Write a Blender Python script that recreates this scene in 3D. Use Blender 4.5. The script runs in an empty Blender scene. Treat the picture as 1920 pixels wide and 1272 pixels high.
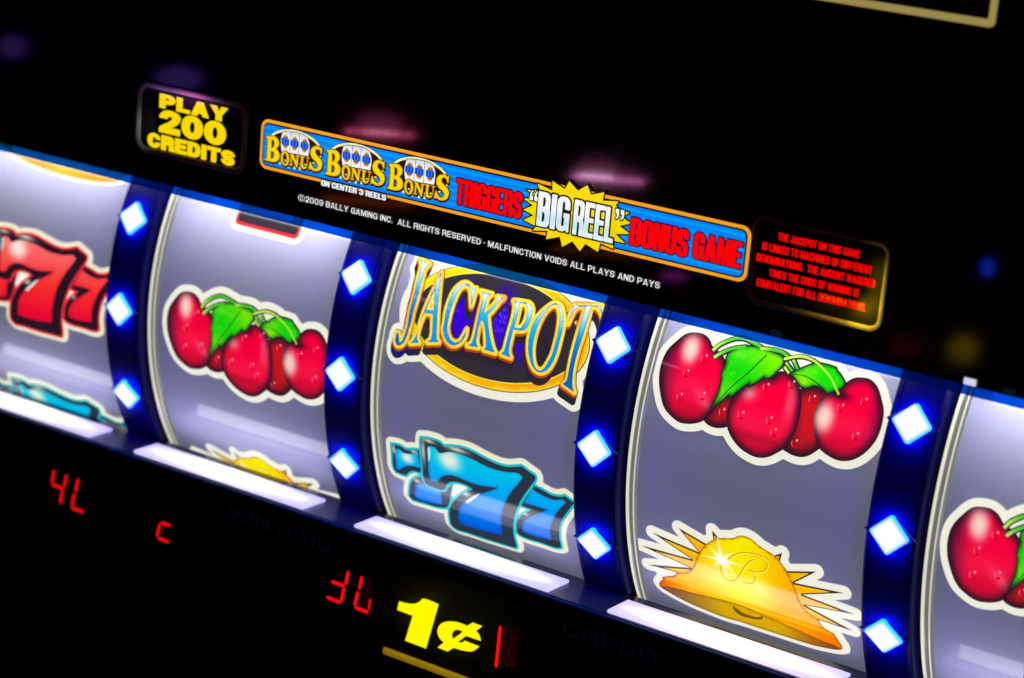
import bpy, bmesh, math, random
import numpy as np
from mathutils import Matrix, Vector
from mathutils.geometry import delaunay_2d_cdt

random.seed(7)
scene = bpy.context.scene
COL = scene.collection
S = 0.075                      # metres between two reel dividers (1 unit = one reel pitch)

# ------------------------------------------------------------------ camera, world, exposure
CAM = np.array([5.57763163, -5.84257952, 2.22553084])
RGT = np.array([0.81468703, 0.57401336, 0.08242394])
UPV = np.array([-0.21973226, 0.17402597, 0.95991286])
FWD = np.array([-0.5366589, 0.80013975, -0.26790595])
FL = 4412.08
cam_data = bpy.data.cameras.new('camera')
cam = bpy.data.objects.new('camera', cam_data)
COL.objects.link(cam)
m = Matrix.Identity(4)
for i in range(3):
    m[i][0], m[i][1], m[i][2], m[i][3] = RGT[i], UPV[i], -FWD[i], CAM[i] * S
cam.matrix_world = m
cam_data.sensor_width = 36.0
cam_data.lens = 36.0 * FL / 1920.0
cam_data.clip_start = 0.01
cam_data.clip_end = 50.0
cam_data.dof.use_dof = True
FOCUS = np.array([2.0, -0.02, 0.28])
cam_data.dof.focus_distance = float(np.dot(FOCUS - CAM, FWD)) * S
cam_data.dof.aperture_fstop = 15.0
cam_data.dof.aperture_blades = 8
scene.camera = cam

world = bpy.data.worlds.new('World')
scene.world = world
world.use_nodes = True
world.node_tree.nodes['Background'].inputs['Color'].default_value = (0.2, 0.25, 0.5, 1)
world.node_tree.nodes['Background'].inputs['Strength'].default_value = 0.002
scene.view_settings.view_transform = 'Standard'
scene.view_settings.look = 'None'
scene.view_settings.exposure = 0.0
scene.view_settings.gamma = 1.0
scene.view_settings.use_curve_mapping = False
scene.cycles.use_denoising = True
scene.cycles.max_bounces = 8
scene.cycles.transparent_max_bounces = 16
scene.cycles.sample_clamp_indirect = 4.0


def V(x, y, z):
    return (x * S, y * S, z * S)


def area_light(name, loc, aim, size, size_y, color, power, shape='RECTANGLE', spread=180):
    d = bpy.data.lights.new(name, 'AREA')
    d.shape = shape
    d.size = size * S
    d.size_y = size_y * S
    d.color = color
    d.energy = power * S * S
    d.spread = math.radians(spread)
    o = bpy.data.objects.new(name, d)
    COL.objects.link(o)
    o.location = V(*loc)
    dirv = Vector(aim) - Vector(loc)
    o.rotation_euler = dirv.to_track_quat('-Z', 'Y').to_euler()
    return o


def point_light(name, loc, color, power, radius):
    d = bpy.data.lights.new(name, 'POINT')
    d.color = color
    d.energy = power * S * S
    d.shadow_soft_size = radius * S
    o = bpy.data.objects.new(name, d)
    COL.objects.link(o)
    o.location = V(*loc)
    return o


# ------------------------------------------------------------------ tracing helpers
Z500 = 500.0                   # drawing units per reel pitch


def rays(p):
    p = np.asarray(p, float).reshape(-1, 2)
    return FWD + np.outer((p[:, 0] - 960) / FL, RGT) - np.outer((p[:, 1] - 636) / FL, UPV)


class Plane:
    """An upright sheet at depth y; drawing coordinates are (x, z) * 500."""
    def __init__(self, y):
        self.y = y

    def tr(self, p):
        d = rays(p)
        t = (self.y - CAM[1]) / d[:, 1]
        q = CAM + d * t[:, None]
        return q[:, [0, 2]] * Z500

    def to3d(self, a, lift):
        a = a / Z500
        return np.c_[a[:, 0], np.full(len(a), self.y - lift), a[:, 1]], np.tile([0., -1., 0.], (len(a), 1))


class Drum:
    """The face of a reel: (x from the reel's left divider, arc length) * 500; 3D is local to the reel's axle."""
    def __init__(self, k, R=0.95, cy=1.0):
        self.k, self.R, self.cy = k, R, cy

    def tr(self, p):
        d = rays(p)
        o = CAM - np.array([0, self.cy, 0])
        a = d[:, 1] ** 2 + d[:, 2] ** 2
        b = 2 * (o[1] * d[:, 1] + o[2] * d[:, 2])
        c = o[1] ** 2 + o[2] ** 2 - self.R ** 2
        t = (-b - np.sqrt(np.maximum(b * b - 4 * a * c, 0))) / (2 * a)
        q = CAM + d * t[:, None]
        th = np.arctan2(q[:, 2], self.cy - q[:, 1])
        return np.c_[q[:, 0] - self.k, self.R * th] * Z500

    def to3d(self, a, lift):
        x = a[:, 0] / Z500 - 0.5
        th = a[:, 1] / Z500 / self.R
        n = np.c_[np.zeros(len(a)), -np.cos(th), np.sin(th)]
        return np.c_[x, np.zeros(len(a)), np.zeros(len(a))] + n * (self.R + lift), n


def crop(ox, oy, sc, pts):
    """points read off an enlarged view of the artwork"""
    return [(ox + x / sc, oy + y / sc) for x, y in pts]


def spline(p, n=5, corner=48):
    p = np.asarray(p, float)
    N = len(p)
    nx, pv = np.roll(p, -1, 0), np.roll(p, 1, 0)
    a, b = p - pv, nx - p
    la, lb = np.linalg.norm(a, axis=1) + 1e-9, np.linalg.norm(b, axis=1) + 1e-9
    ang = np.degrees(np.arccos(np.clip((a * b).sum(1) / la / lb, -1, 1)))
    out = []
    for i in range(N):
        j = (i + 1) % N
        L = lb[i]
        seg = p[j] - p[i]

        def tan(k, s):
            if ang[k] > corner:
                return seg
            t = a[k] / la[k] + b[k] / lb[k]
            return t / (np.linalg.norm(t) + 1e-9) * L
        m0, m1 = tan(i, 0), tan(j, 1)
        for q in range(n):
            t = q / n
            out.append((2 * t**3 - 3 * t**2 + 1) * p[i] + (t**3 - 2 * t**2 + t) * m0 + (-2 * t**3 + 3 * t**2) * p[j] + (t**3 - t**2) * m1)
    return np.array(out)


def inside(cs, P):
    r = np.zeros(len(P), bool)
    for c in cs:
        x0, y0 = c[:, 0], c[:, 1]
        x1, y1 = np.roll(x0, -1), np.roll(y0, -1)
        for s in range(0, len(P), 4000):
            px, py = P[s:s + 4000, 0:1], P[s:s + 4000, 1:2]
            cond = ((y0 > py) != (y1 > py))
            with np.errstate(divide='ignore', invalid='ignore'):
                xi = x0 + (py - y0) * (x1 - x0) / (y1 - y0)
            r[s:s + 4000] ^= (np.sum(cond & (px < xi), 1) % 2).astype(bool)
    return r


def dist(cs, P):
    A = np.concatenate(cs)
    B = np.concatenate([np.roll(c, -1, 0) for c in cs])
    D = B - A
    L2 = (D ** 2).sum(1) + 1e-12
    out = np.empty(len(P))
    for s in range(0, len(P), 3000):
        Q = P[s:s + 3000]
        w = Q[:, None, :] - A[None]
        t = np.clip((w * D[None]).sum(2) / L2, 0, 1)
        e = w - t[:, :, None] * D[None]
        out[s:s + 3000] = np.sqrt((e ** 2).sum(2).min(1))
    return out


def sdf(cs, P):
    d = dist(cs, P)
    return np.where(inside(cs, P), -d, d)


def march(F, x0, y0, h):
    """closed level-0 loops of the grid F"""
    ny, nx = F.shape
    sgn = F < 0
    act = np.argwhere((sgn[:-1, :-1] != sgn[1:, :-1]) | (sgn[:-1, :-1] != sgn[:-1, 1:]) | (sgn[:-1, :-1] != sgn[1:, 1:]))
    nxt = {}
    pts = {}

    def ept(key):
        if key not in pts:
            i, j, v = key
            f0 = F[i, j]
            f1 = F[i + 1, j] if v else F[i, j + 1]
            t = f0 / (f0 - f1)
            pts[key] = (x0 + (j + (0 if v else t)) * h, y0 + (i + (t if v else 0)) * h)
    for i, j in act:
        i, j = int(i), int(j)
        c = (sgn[i, j] * 1) | (sgn[i, j + 1] * 2) | (sgn[i + 1, j + 1] * 4) | (sgn[i + 1, j] * 8)
        b, r, t, l = (i, j, 0), (i, j + 1, 1), (i + 1, j, 0), (i, j, 1)
        for s, e in {1: [(b, l)], 2: [(r, b)], 3: [(r, l)], 4: [(t, r)], 5: [(b, l), (t, r)], 6: [(t, b)], 7: [(t, l)],
                     8: [(l, t)], 9: [(b, t)], 10: [(r, b), (l, t)], 11: [(r, t)], 12: [(l, r)], 13: [(b, r)], 14: [(l, b)]}.get(int(c), []):
            ept(s)
            ept(e)
            nxt[s] = e
    loops = []
    while nxt:
        st, cur = next(iter(nxt.items()))
        lp = [st]
        del nxt[st]
        while cur != st and cur in nxt:
            lp.append(cur)
            cur2 = nxt.pop(cur)
            cur = cur2
        if len(lp) > 3:
            loops.append(np.array([pts[k] for k in lp]))
    return loops


def offset(shapes, d, h=1.5):
    """outline at distance d round the union of the shapes (each a list of contours)"""
    allp = np.concatenate([c for s in shapes for c in s])
    mg = max(d, 0) + 2 * h
    lo, hi = allp.min(0) - mg, allp.max(0) + mg
    nx, ny = int((hi[0] - lo[0]) / h) + 2, int((hi[1] - lo[1]) / h) + 2
    F = np.full((ny, nx), 1e3)
    for s in shapes:
        sp = np.concatenate(s)
        a, b = sp.min(0) - mg, sp.max(0) + mg
        j0, i0 = max(int((a[0] - lo[0]) / h), 0), max(int((a[1] - lo[1]) / h), 0)
        j1, i1 = min(int((b[0] - lo[0]) / h) + 2, nx), min(int((b[1] - lo[1]) / h) + 2, ny)
        X, Y = np.meshgrid(lo[0] + np.arange(j0, j1) * h, lo[1] + np.arange(i0, i1) * h)
        f = sdf(s, np.c_[X.ravel(), Y.ravel()]).reshape(X.shape)
        F[i0:i1, j0:j1] = np.minimum(F[i0:i1, j0:j1], f)
    F = F - d
    F[np.abs(F) < 1e-6] = 1e-6
    return march(F, lo[0], lo[1], h)


def resample(c, step):
    out = []
    for p, q in zip(c, np.roll(c, -1, 0)):
        n = max(1, int(math.ceil(np.linalg.norm(q - p) / step)))
        out += [p + (q - p) * (k / n) for k in range(n)]
    return np.array(out)


def fill(cs, grid):
    cs = [resample(np.asarray(c, float), grid) for c in cs]
    allp = np.concatenate(cs)
    cen, sc = allp.mean(0), max(np.ptp(allp[:, 0]), np.ptp(allp[:, 1]), 1e-6)
    verts, edges = [], []
    for c in cs:
        b = len(verts)
        verts += list(c)
        edges += [(b + i, b + (i + 1) % len(c)) for i in range(len(c))]
    lo, hi = allp.min(0), allp.max(0)
    gx = np.arange(lo[0] + grid * .5, hi[0], grid)
    gy = np.arange(lo[1] + grid * .5, hi[1], grid)
    if len(gx) and len(gy):
        X, Y = np.meshgrid(gx, gy)
        G = np.c_[X.ravel(), Y.ravel()]
        G = G[inside(cs, G)]
        if len(G):
            G = G[dist(cs, G) > grid * .35]
            verts += list(G)
    vv = [Vector(((p[0] - cen[0]) / sc, (p[1] - cen[1]) / sc)) for p in verts]
    ov, _, of, *_ = delaunay_2d_cdt(vv, edges, [], 0, 1e-7)
    P = np.array([(v.x, v.y) for v in ov]) * sc + cen
    T = np.array([f[:3] for f in of], int)
    cent = P[T].mean(1)
    T = T[inside(cs, cent)]
    a, b, c = P[T[:, 0]], P[T[:, 1]], P[T[:, 2]]
    neg = ((b - a)[:, 0] * (c - a)[:, 1] - (b - a)[:, 1] * (c - a)[:, 0]) < 0
    T[neg] = T[neg][:, ::-1]
    return P, T


def lin(c):
    c = np.asarray(c, float) / 255.0
    return np.where(c <= 0.04045, c / 12.92, ((c + 0.055) / 1.055) ** 2.4)


def flat(*c):
    c = np.array(c, float)
    return lambda P: np.tile(c, (len(P), 1))


def mix(A, B, t):
    t = np.clip(t, 0, 1)[:, None]
    return A * (1 - t) + np.asarray(B, float) * t


def along(P, a, b):
    a, b = np.asarray(a, float).ravel(), np.asarray(b, float).ravel()
    d = b - a
    return ((P - a) @ d) / (d @ d)


def blob(P, c, r):
    c = np.asarray(c, float).ravel()
    return np.exp(-(((P - c) ** 2).sum(1)) / r ** 2)


# ------------------------------------------------------------------ materials
def new_mat(name):
    mt = bpy.data.materials.new(name)
    mt.use_nodes = True
    return mt, mt.node_tree.nodes, mt.node_tree.links, mt.node_tree.nodes['Principled BSDF']


def plain(name, color, rough=.4, metal=0, emit=None, strength=0, spec=.5, noise=0, coat=0):
    mt, n, l, b = new_mat(name)
    b.inputs['Base Color'].default_value = (*color, 1)
    b.inputs['Roughness'].default_value = rough
    b.inputs['Metallic'].default_value = metal
    b.inputs['Specular IOR Level'].default_value = spec
    b.inputs['Coat Weight'].default_value = coat
    if emit:
        b.inputs['Emission Color'].default_value = (*emit, 1)
        b.inputs['Emission Strength'].default_value = strength
    if noise:
        t = n.new('ShaderNodeTexNoise')
        t.inputs['Scale'].default_value = 900
        t.inputs['Detail'].default_value = 4
        tc = n.new('ShaderNodeTexCoord')
        l.new(tc.outputs['Object'], t.inputs['Vector'])
        r = n.new('ShaderNodeMapRange')
        r.inputs['To Min'].default_value = max(rough - noise, .02)
        r.inputs['To Max'].default_value = rough + noise
        l.new(t.outputs['Fac'], r.inputs['Value'])
        l.new(r.outputs['Result'], b.inputs['Roughness'])
    return mt


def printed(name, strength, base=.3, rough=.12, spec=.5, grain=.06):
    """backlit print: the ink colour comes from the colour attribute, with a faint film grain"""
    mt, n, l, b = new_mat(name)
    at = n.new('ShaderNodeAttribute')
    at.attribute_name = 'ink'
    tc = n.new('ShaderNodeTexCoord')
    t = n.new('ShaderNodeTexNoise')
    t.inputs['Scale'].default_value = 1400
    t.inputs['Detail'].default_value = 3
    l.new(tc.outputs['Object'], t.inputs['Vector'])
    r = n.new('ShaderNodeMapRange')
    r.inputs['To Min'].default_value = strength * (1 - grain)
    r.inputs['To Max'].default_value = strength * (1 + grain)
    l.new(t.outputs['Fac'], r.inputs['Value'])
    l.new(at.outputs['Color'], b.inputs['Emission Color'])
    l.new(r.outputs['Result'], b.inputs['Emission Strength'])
    mm = n.new('ShaderNodeMix')
    mm.data_type = 'RGBA'
    mm.blend_type = 'MULTIPLY'
    mm.inputs['Factor'].default_value = 1
    l.new(at.outputs['Color'], mm.inputs['A'])
    mm.inputs['B'].default_value = (base, base, base, 1)
    l.new(mm.outputs['Result'], b.inputs['Base Color'])
    b.inputs['Roughness'].default_value = rough
    b.inputs['Specular IOR Level'].default_value = spec
    return mt


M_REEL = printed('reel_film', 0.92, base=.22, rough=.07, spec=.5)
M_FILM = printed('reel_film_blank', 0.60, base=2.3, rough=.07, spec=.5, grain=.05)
M_FACE = plain('matte_black_face', (.006, .006, .006), .55, spec=.2)
M_SIGN = printed('backlit_print', 0.95, base=.1, rough=.2, spec=.2, grain=.04)
M_DIGIT = plain('red_segment', (.2, 0, 0), .4, emit=(1, .004, .004), strength=.95)
M_BLACK = plain('smoked_panel', (.0015, .0015, .002), .09, noise=.03, spec=.9)
M_BLACKL = plain('lower_panel_gloss', (.004, .004, .006), .16, noise=.05, spec=.35)
M_POST = plain('blue_black_plastic', (.0012, .002, .10), .36, noise=.06, spec=.12)
M_SHELF = plain('dark_shelf_plastic', (.028, .03, .042), .25, noise=.06, spec=.5)
M_BACK = plain('dark_interior', (.004, .005, .02), .6)
M_RIMPLASTIC = plain('pale_rim_plastic', (.36, .36, .36), .3, spec=.4)
M_BEZEL = plain('navy_bezel', (.003, .004, .09), .3)
M_GLOW = printed('glowing_print', 1.0, base=.02, rough=.8, spec=0, grain=.03)
M_LENS = printed('led_lens', 1.1, base=.2, rough=.2, grain=.0)
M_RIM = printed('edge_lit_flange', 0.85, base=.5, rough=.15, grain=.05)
M_AMBER = plain('amber_rim_glow', (.55, .38, .02), .35, noise=.1, emit=(1, .60, .02), strength=.20)  # emission stands in for the yellow light on the raised rim
M_STRIP, _n, _l, _b = new_mat('frosted_diffuser')
_b.inputs['Base Color'].default_value = (.35, .33, .40, 1)
_b.inputs['Roughness'].default_value = .45
_b.inputs['Emission Color'].default_value = (.93, .87, .98, 1)
_b.inputs['Emission Strength'].default_value = .23
_t = _n.new('ShaderNodeBsdfTranslucent')
_t.inputs['Color'].default_value = (.9, .88, .95, 1)
_a = _n.new('ShaderNodeAddShader')
_l.new(_b.outputs[0], _a.inputs[0])
_l.new(_t.outputs[0], _a.inputs[1])
_l.new(_a.outputs[0], _n['Material Output'].inputs['Surface'])
M_EDGE, _n, _l, _b = new_mat('blue_glass_edge')
_tr = _n.new('ShaderNodeBsdfTransparent')
_tr.inputs['Color'].default_value = (.0, .22, .60, 1)
_em = _n.new('ShaderNodeEmission')
_em.inputs['Color'].default_value = (.0, .05, .6, 1)
_em.inputs['Strength'].default_value = .05
_ad = _n.new('ShaderNodeAddShader')
_l.new(_tr.outputs[0], _ad.inputs[0])
_l.new(_em.outputs[0], _ad.inputs[1])
_l.new(_ad.outputs[0], _n['Material Output'].inputs['Surface'])


# ------------------------------------------------------------------ object helpers
def thing(name, label, cat, loc=(0, 0, 0), group=None):
    o = bpy.data.objects.new(name, None)
    o.empty_display_size = .01
    COL.objects.link(o)
    o.location = V(*loc)
    o['label'] = label
    o['category'] = cat
    if group:
        o['group'] = group
    return o


def link(name, me, mats, parent=None):
    ob = bpy.data.objects.new(name, me)
    COL.objects.link(ob)
    for mt in (mats if isinstance(mats, (list, tuple)) else [mats]):
        me.materials.append(mt)
    if parent:
        ob.parent = parent
    return ob


def tag(o, label, cat, group=None, kind=None):
    o['label'] = label
    o['category'] = cat
    if group:
        o['group'] = group
    if kind:
        o['kind'] = kind
    return o


def copy_tree(o, parent=None):
    c = o.copy()
    COL.objects.link(c)
    c.parent = parent
    for ch in o.children:
        copy_tree(ch, c)
    return c


class Art:
    """flat printed artwork: layers of filled outlines, each a hair above the last"""
    def __init__(self, surf, org=(0, 0, 0)):
        self.s, self.org = surf, np.array(org, float)
        self.v, self.n, self.c, self.f = [], [], [], []
        self.k = 0

    def add(self, cs, col, lift, grid=9):
        if not callable(col):
            col = flat(*col)
        P, T = fill(cs, grid)
        Q, N = self.s.to3d(P, lift)
        self.v.append(Q - self.org)
        self.n.append(N)
        self.c.append(lin(np.clip(col(P), 0, 255)))
        self.f.append(T + self.k)
        self.k += len(P)
        return self

    def done(self, name, parent=None, mat=None):
        v, n, c, f = (np.concatenate(a) for a in (self.v, self.n, self.c, self.f))
        # orient towards the viewer
        fn = np.cross(v[f[:, 1]] - v[f[:, 0]], v[f[:, 2]] - v[f[:, 0]])
        bad = (fn * n[f[:, 0]]).sum(1) < 0
        f[bad] = f[bad][:, ::-1]
        me = bpy.data.meshes.new(name)
        me.from_pydata((v * S).tolist(), [], f.tolist())
        at = me.color_attributes.new('ink', 'FLOAT_COLOR', 'POINT')
        at.data.foreach_set('color', np.c_[c, np.ones(len(c))].ravel().astype(np.float32))
        me.polygons.foreach_set('use_smooth', [True] * len(f))
        me.normals_split_custom_set_from_vertices(n.tolist())
        return link(name, me, mat or M_SIGN, parent)


def box_mesh(name, x0, x1, y0, y1, z0, z1, mat, parent=None, org=(0, 0, 0), bevel=0.0, seg=2):
    bm = bmesh.new()
    bmesh.ops.create_cube(bm, size=1)
    for v in bm.verts:
        v.co = Vector(((x0 if v.co.x < 0 else x1) - org[0], (y0 if v.co.y < 0 else y1) - org[1], (z0 if v.co.z < 0 else z1) - org[2])) * S
    if bevel:
        bmesh.ops.bevel(bm, geom=list(bm.edges), offset=bevel * S, segments=seg, affect='EDGES')
    me = bpy.data.meshes.new(name)
    bm.to_mesh(me)
    bm.free()
    return link(name, me, mat, parent)


def rounded(poly):
    """polygon of (x, y) or (x, y, r) corners, arcs by cubic easing"""
    P = [(p[0], p[1], p[2] if len(p) > 2 else 0) for p in poly]
    out = []
    N = len(P)
    for i in range(N):
        a, b, c = np.array(P[i - 1][:2]), np.array(P[i][:2]), np.array(P[(i + 1) % N][:2])
        r = P[i][2]
        if r <= 0:
            out.append(b)
            continue
        la, lc = np.linalg.norm(a - b), np.linalg.norm(c - b)
        ra = min(r, la * (.5 if P[i - 1][2] else 1))
        rc = min(r, lc * (.5 if P[(i + 1) % N][2] else 1))
        p0, p3 = b + (a - b) / la * ra, b + (c - b) / lc * rc
        p1, p2 = p0 + (b - p0) * .56, p3 + (b - p3) * .56
        for t in np.linspace(0, 1, 7):
            out.append((1 - t) ** 3 * p0 + 3 * (1 - t) ** 2 * t * p1 + 3 * (1 - t) * t * t * p2 + t ** 3 * p3)
    return np.array(out)


def glyph(ch, w, s, b, r):
    """sans capital of height 1, width w, stem s, bar b, corner radius r -> (contours, advance width)"""
    q = max(r - min(s, b) * .8, .03)               # inner radius
    i, t, n, m = s, 1 - b, w - s, .5
    O = [(0, 0, r), (w, 0, r), (w, 1, r), (0, 1, r)]
    OH = [(i, b, q), (n, b, q), (n, t, q), (i, t, q)]
    bow = lambda y0, y1: [(i, y0), (n, y0, q), (n, y1, q), (i, y1)]
    if ch == 'T':
        c = w / 2
        return [[(0, 1), (w, 1), (w, t), (c + s / 2, t), (c + s / 2, 0), (c - s / 2, 0), (c - s / 2, t), (0, t)]], w
    if ch == 'I':
        return [[(0, 0), (s, 0), (s, 1), (0, 1)]], s
    if ch == 'L':
        return [[(0, 0), (w * .86, 0), (w * .86, b), (i, b), (i, 1), (0, 1)]], w * .86
    if ch == 'E':
        e = w * .9
        return [[(0, 0), (e, 0), (e, b), (i, b), (i, m - b / 2), (e * .93, m - b / 2), (e * .93, m + b / 2), (i, m + b / 2), (i, t), (e, t), (e, 1), (0, 1)]], e
    if ch == 'F':
        e = w * .86
        return [[(0, 0), (i, 0), (i, m - b / 2), (e * .93, m - b / 2), (e * .93, m + b / 2), (i, m + b / 2), (i, t), (e, t), (e, 1), (0, 1)]], e
    if ch == 'H':
        return [[(0, 0), (i, 0), (i, m - b / 2), (n, m - b / 2), (n, 0), (w, 0), (w, 1), (n, 1), (n, m + b / 2), (i, m + b / 2), (i, 1), (0, 1)]], w
    if ch in 'O0':
        return [O, OH], w
    if ch == 'Q':
        return [[(0, 0, r), (w * .9, 0, r * .3), (w, -.07), (w, 1, r), (0, 1, r)], OH], w
    if ch == 'D':
        return [[(0, 0), (w, 0, r), (w, 1, r), (0, 1)], bow(b, t)], w
    if ch == 'P':
        return [[(0, 0), (i, 0), (i, .4 - b * .3), (w, .4 - b * .3, r), (w, 1, r), (0, 1)], bow(.4 + b * .7, t)], w
    if ch == 'B':
        return [[(0, 0), (w, 0, r * .8), (w, .55, r * .5), (w * .9, .52), (w * .97, .5, r * .3), (w * .97, 1, r * .8), (0, 1)], bow(b, m - b * .45), bow(m + b * .55, t)], w
    if ch == 'R':
        return [[(0, 0), (i, 0), (i, .4), (n * .9, .4, q), (n, .30, q), (n, 0), (w, 0), (w * .99, .42, r * .5), (w * .86, .47, .03), (w * .98, .53, r * .5), (w * .98, 1, r * .8), (0, 1)], bow(.4 + b, t)], w
    if ch == 'G':
        return [[(0, 1, r), (w, 1, r), (w, .64), (n, .64), (n, t, q), (i, t, q), (i, b, q), (n, b, q), (n, .40), (w * .54, .40), (w * .54, .40 + b), (w, .40 + b), (w, 0), (w * .84, 0), (w * .78, .07), (w * .62, 0, .06), (0, 0, r)]], w
    if ch == 'C':
        return [[(0, 1, r), (w, 1, r), (w, .63), (n, .63), (n, t, q), (i, t, q), (i, b, q), (n, b, q), (n, .38), (w, .38), (w, 0, r), (0, 0, r)]], w
    if ch == 'S':
        return [[(0, 1, r), (w, 1, r), (w, .67), (n, .67), (n, t, q), (i, t, q), (i, .5 + b * .75, q), (w, .5 + b * .25, r), (w, 0, r), (0, 0, r), (0, .33), (i, .33), (i, b, q), (n, b, q), (n, .5 - b * .75, q), (0, .5 - b * .25, r)]], w
    if ch == '3':
        return [[(0, 1, r), (w, 1, r), (w, .56, r * .5), (w * .86, .52, .03), (w, .48, r * .5), (w, 0, r), (0, 0, r), (0, .34), (i, .34), (i, b, q), (n, b, q), (n, .46, q), (w * .4, .46), (w * .4, .46 + b), (n, .46 + b, q), (n, t, q), (i, t, q), (i, .66), (0, .66)]], w
    if ch == '2':
        return [[(0, 0), (w, 0), (w, b * 1.05), (w * .47, b * 1.05), (w, .52, r * .7), (w, 1, r), (0, 1, r), (0, .64), (i, .64), (i, t, q), (n, t, q), (n, .60, q), (0, .2, .1)]], w
    if ch == '9':
        return [[(w, 0, r), (0, 0, r), (0, .28), (i, .28), (i, b, q), (n, b, q), (n, .40), (w * .8, .36), (0, .36, r), (0, 1, r), (w, 1, r)], [(i, .36 + b, q), (n, .36 + b, q), (n, t, q), (i, t, q)]], w
    if ch == 'N':
        return [[(0, 0), (s * .92, 0), (s * .92, .58), (n, 0), (w, 0), (w, 1), (w - s * .92, 1), (w - s * .92, .44), (i, 1), (0, 1)]], w
    if ch == 'U':
        return [[(0, 1), (i, 1), (i, b, q), (n, b, q), (n, 1), (w, 1), (w, 0, r), (0, 0, r)]], w
    if ch == 'J':
        w = w * .8
        return [[(0, 0, r), (w, 0, r), (w, 1), (w - s, 1), (w - s, b, q * .6), (min(s, w - s - .02) * .8, b, q * .5), (min(s, w - s - .02) * .8, .34), (0, .34)]], w
    if ch == 'A':
        w = w * 1.1
        c, h = w / 2, s * .95
        k = (c - h * .55) / 1.0
        xa = lambda y: k * y                        # outer left leg
        xb = lambda y: h * 1.06 + k * y             # inner left leg
        ytop = min((c - h * 1.06) / k - .02, 1 - b)
        y1, y2 = .2, .2 + b * .9
        hole = [(xb(y2), y2), (w - xb(y2), y2), (c + .012, max(ytop, y2 + .06)), (c - .012, max(ytop, y2 + .06))]
        return [[(0, 0), (h * 1.06, 0), (xb(y1), y1), (w - xb(y1), y1), (w - h * 1.06, 0), (w, 0), (c + h * .55, 1), (c - h * .55, 1)]] + ([hole] if w - 2 * xb(y2) > .03 else []), w
    if ch == 'V':
        w = w * 1.08
        c, h = w / 2, s * .95
        return [[(c - h * .55, 0), (c + h * .55, 0), (w, 1), (w - h * 1.06, 1), (c, .3), (h * 1.06, 1), (0, 1)]], w
    if ch == 'Y':
        w = w * 1.08
        c, h = w / 2, s
        return [[(c - h / 2, 0), (c + h / 2, 0), (c + h / 2, .40), (w, 1), (w - h * 1.1, 1), (c, .60), (h * 1.1, 1), (0, 1), (c - h / 2, .40)]], w
    if ch == 'K':
        return [[(0, 0), (i, 0), (i, .34), (i + (w - i) * .16, .46), (w - s * 1.12, 0), (w * 1.03, 0), (i + (w - i) * .52, .62), (w, 1), (w - s * 1.1, 1), (i, .62), (i, 1), (0, 1)]], w
    if ch == 'M':
        w = w * 1.28
        n = w - s * .85
        return [[(0, 0), (s * .85, 0), (s * .85, .66), (w / 2 - s * .36, 0), (w / 2 + s * .36, 0), (n, .66), (n, 0), (w, 0), (w, 1), (w - s * 1.12, 1), (w / 2, .40), (s * 1.12, 1), (0, 1)]], w
    if ch == 'W':
        w = w * 1.42
        h = s * .82
        c = w / 2
        return [[(w * .17, 0), (w * .17 + h * 1.1, 0), (c, .60), (w * .83 - h * 1.1, 0), (w * .83, 0), (w, 1), (w - h, 1), (w * .80 - h * .42, .40), (c + h * .5, 1), (c - h * .5, 1), (w * .20 + h * .42, .40), (h, 1), (0, 1)]], w
    if ch == '.':
        return [[(0, 0), (s, 0), (s, b * 1.2), (0, b * 1.2)]], s
    if ch == '\u00b7':
        return [[(0, .42), (s, .42), (s, .42 + b * 1.2), (0, .42 + b * 1.2)]], s
    if ch == '\u00a9':
        e = ellipse(.5, .5, .56, .56, 0, 30)
        e2 = ellipse(.5, .5, .47, .47, 0, 30)
        k = [(.3 + .4 * x, .22 + .56 * y, rr * .45) for x, y, rr in [(0, 1, .5), (1, 1, .5), (1, .68, 0), (.74, .68, 0), (.74, .84, .3), (.26, .84, .3), (.26, .16, .3), (.74, .16, .3), (.74, .32, 0), (1, .32, 0), (1, 0, .5), (0, 0, .5)]]
        return [e, e2, k], 1.06
    return [], w * .5


FONTS = dict(impact=(.48, .19, .135, .2, .035), heavy=(.92, .34, .235, .46, .07), sans=(.66, .145, .135, .40, .125), notice=(.56, .19, .15, .2, .06), thin=(.72, .13, .11, .42, .16))


def text_shapes(body, x0, x1, z0, z1, bold=0.0, font='impact'):
    """lettering fitted between two drawing columns and baseline / cap height; returns shapes (glyph outlines)"""
    w, s, b, r, gap = FONTS[font]
    x, out = 0.0, []
    for ch in body:
        if ch == ' ':
            x += w * .55
            continue
        cs, adv = glyph(ch, w, s, b, r)
        if cs:
            out.append([rounded(c) + np.array([x, 0]) for c in cs])
        x += adv + gap
    total = x - gap
    x0, x1, z0, z1 = x0 + bold, x1 - bold, z0 + bold, z1 - bold
    return [[np.c_[x0 + c[:, 0] / total * (x1 - x0), z0 + c[:, 1] * (z1 - z0)] for c in sh] for sh in out]


def flatcs(shapes):
    return [c for s in shapes for c in s]


def rrect(x0, x1, z0, z1, r, n=8):
    p = []
    for cx, cz, a0 in ((x1 - r, z1 - r, 0), (x0 + r, z1 - r, 90), (x0 + r, z0 + r, 180), (x1 - r, z0 + r, 270)):
        for k in range(n + 1):
            a = math.radians(a0 + 90 * k / n)
            p.append((cx + r * math.cos(a), cz + r * math.sin(a)))
    return np.array(p)


def ellipse(cx, cy, a, b, ang=0, n=72):
    t = np.linspace(0, 2 * math.pi, n, endpoint=False)
    x, y = a * np.cos(t), b * np.sin(t)
    c, s = math.cos(math.radians(ang)), math.sin(math.radians(ang))
    return np.c_[cx + x * c - y * s, cy + x * s + y * c]


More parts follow.
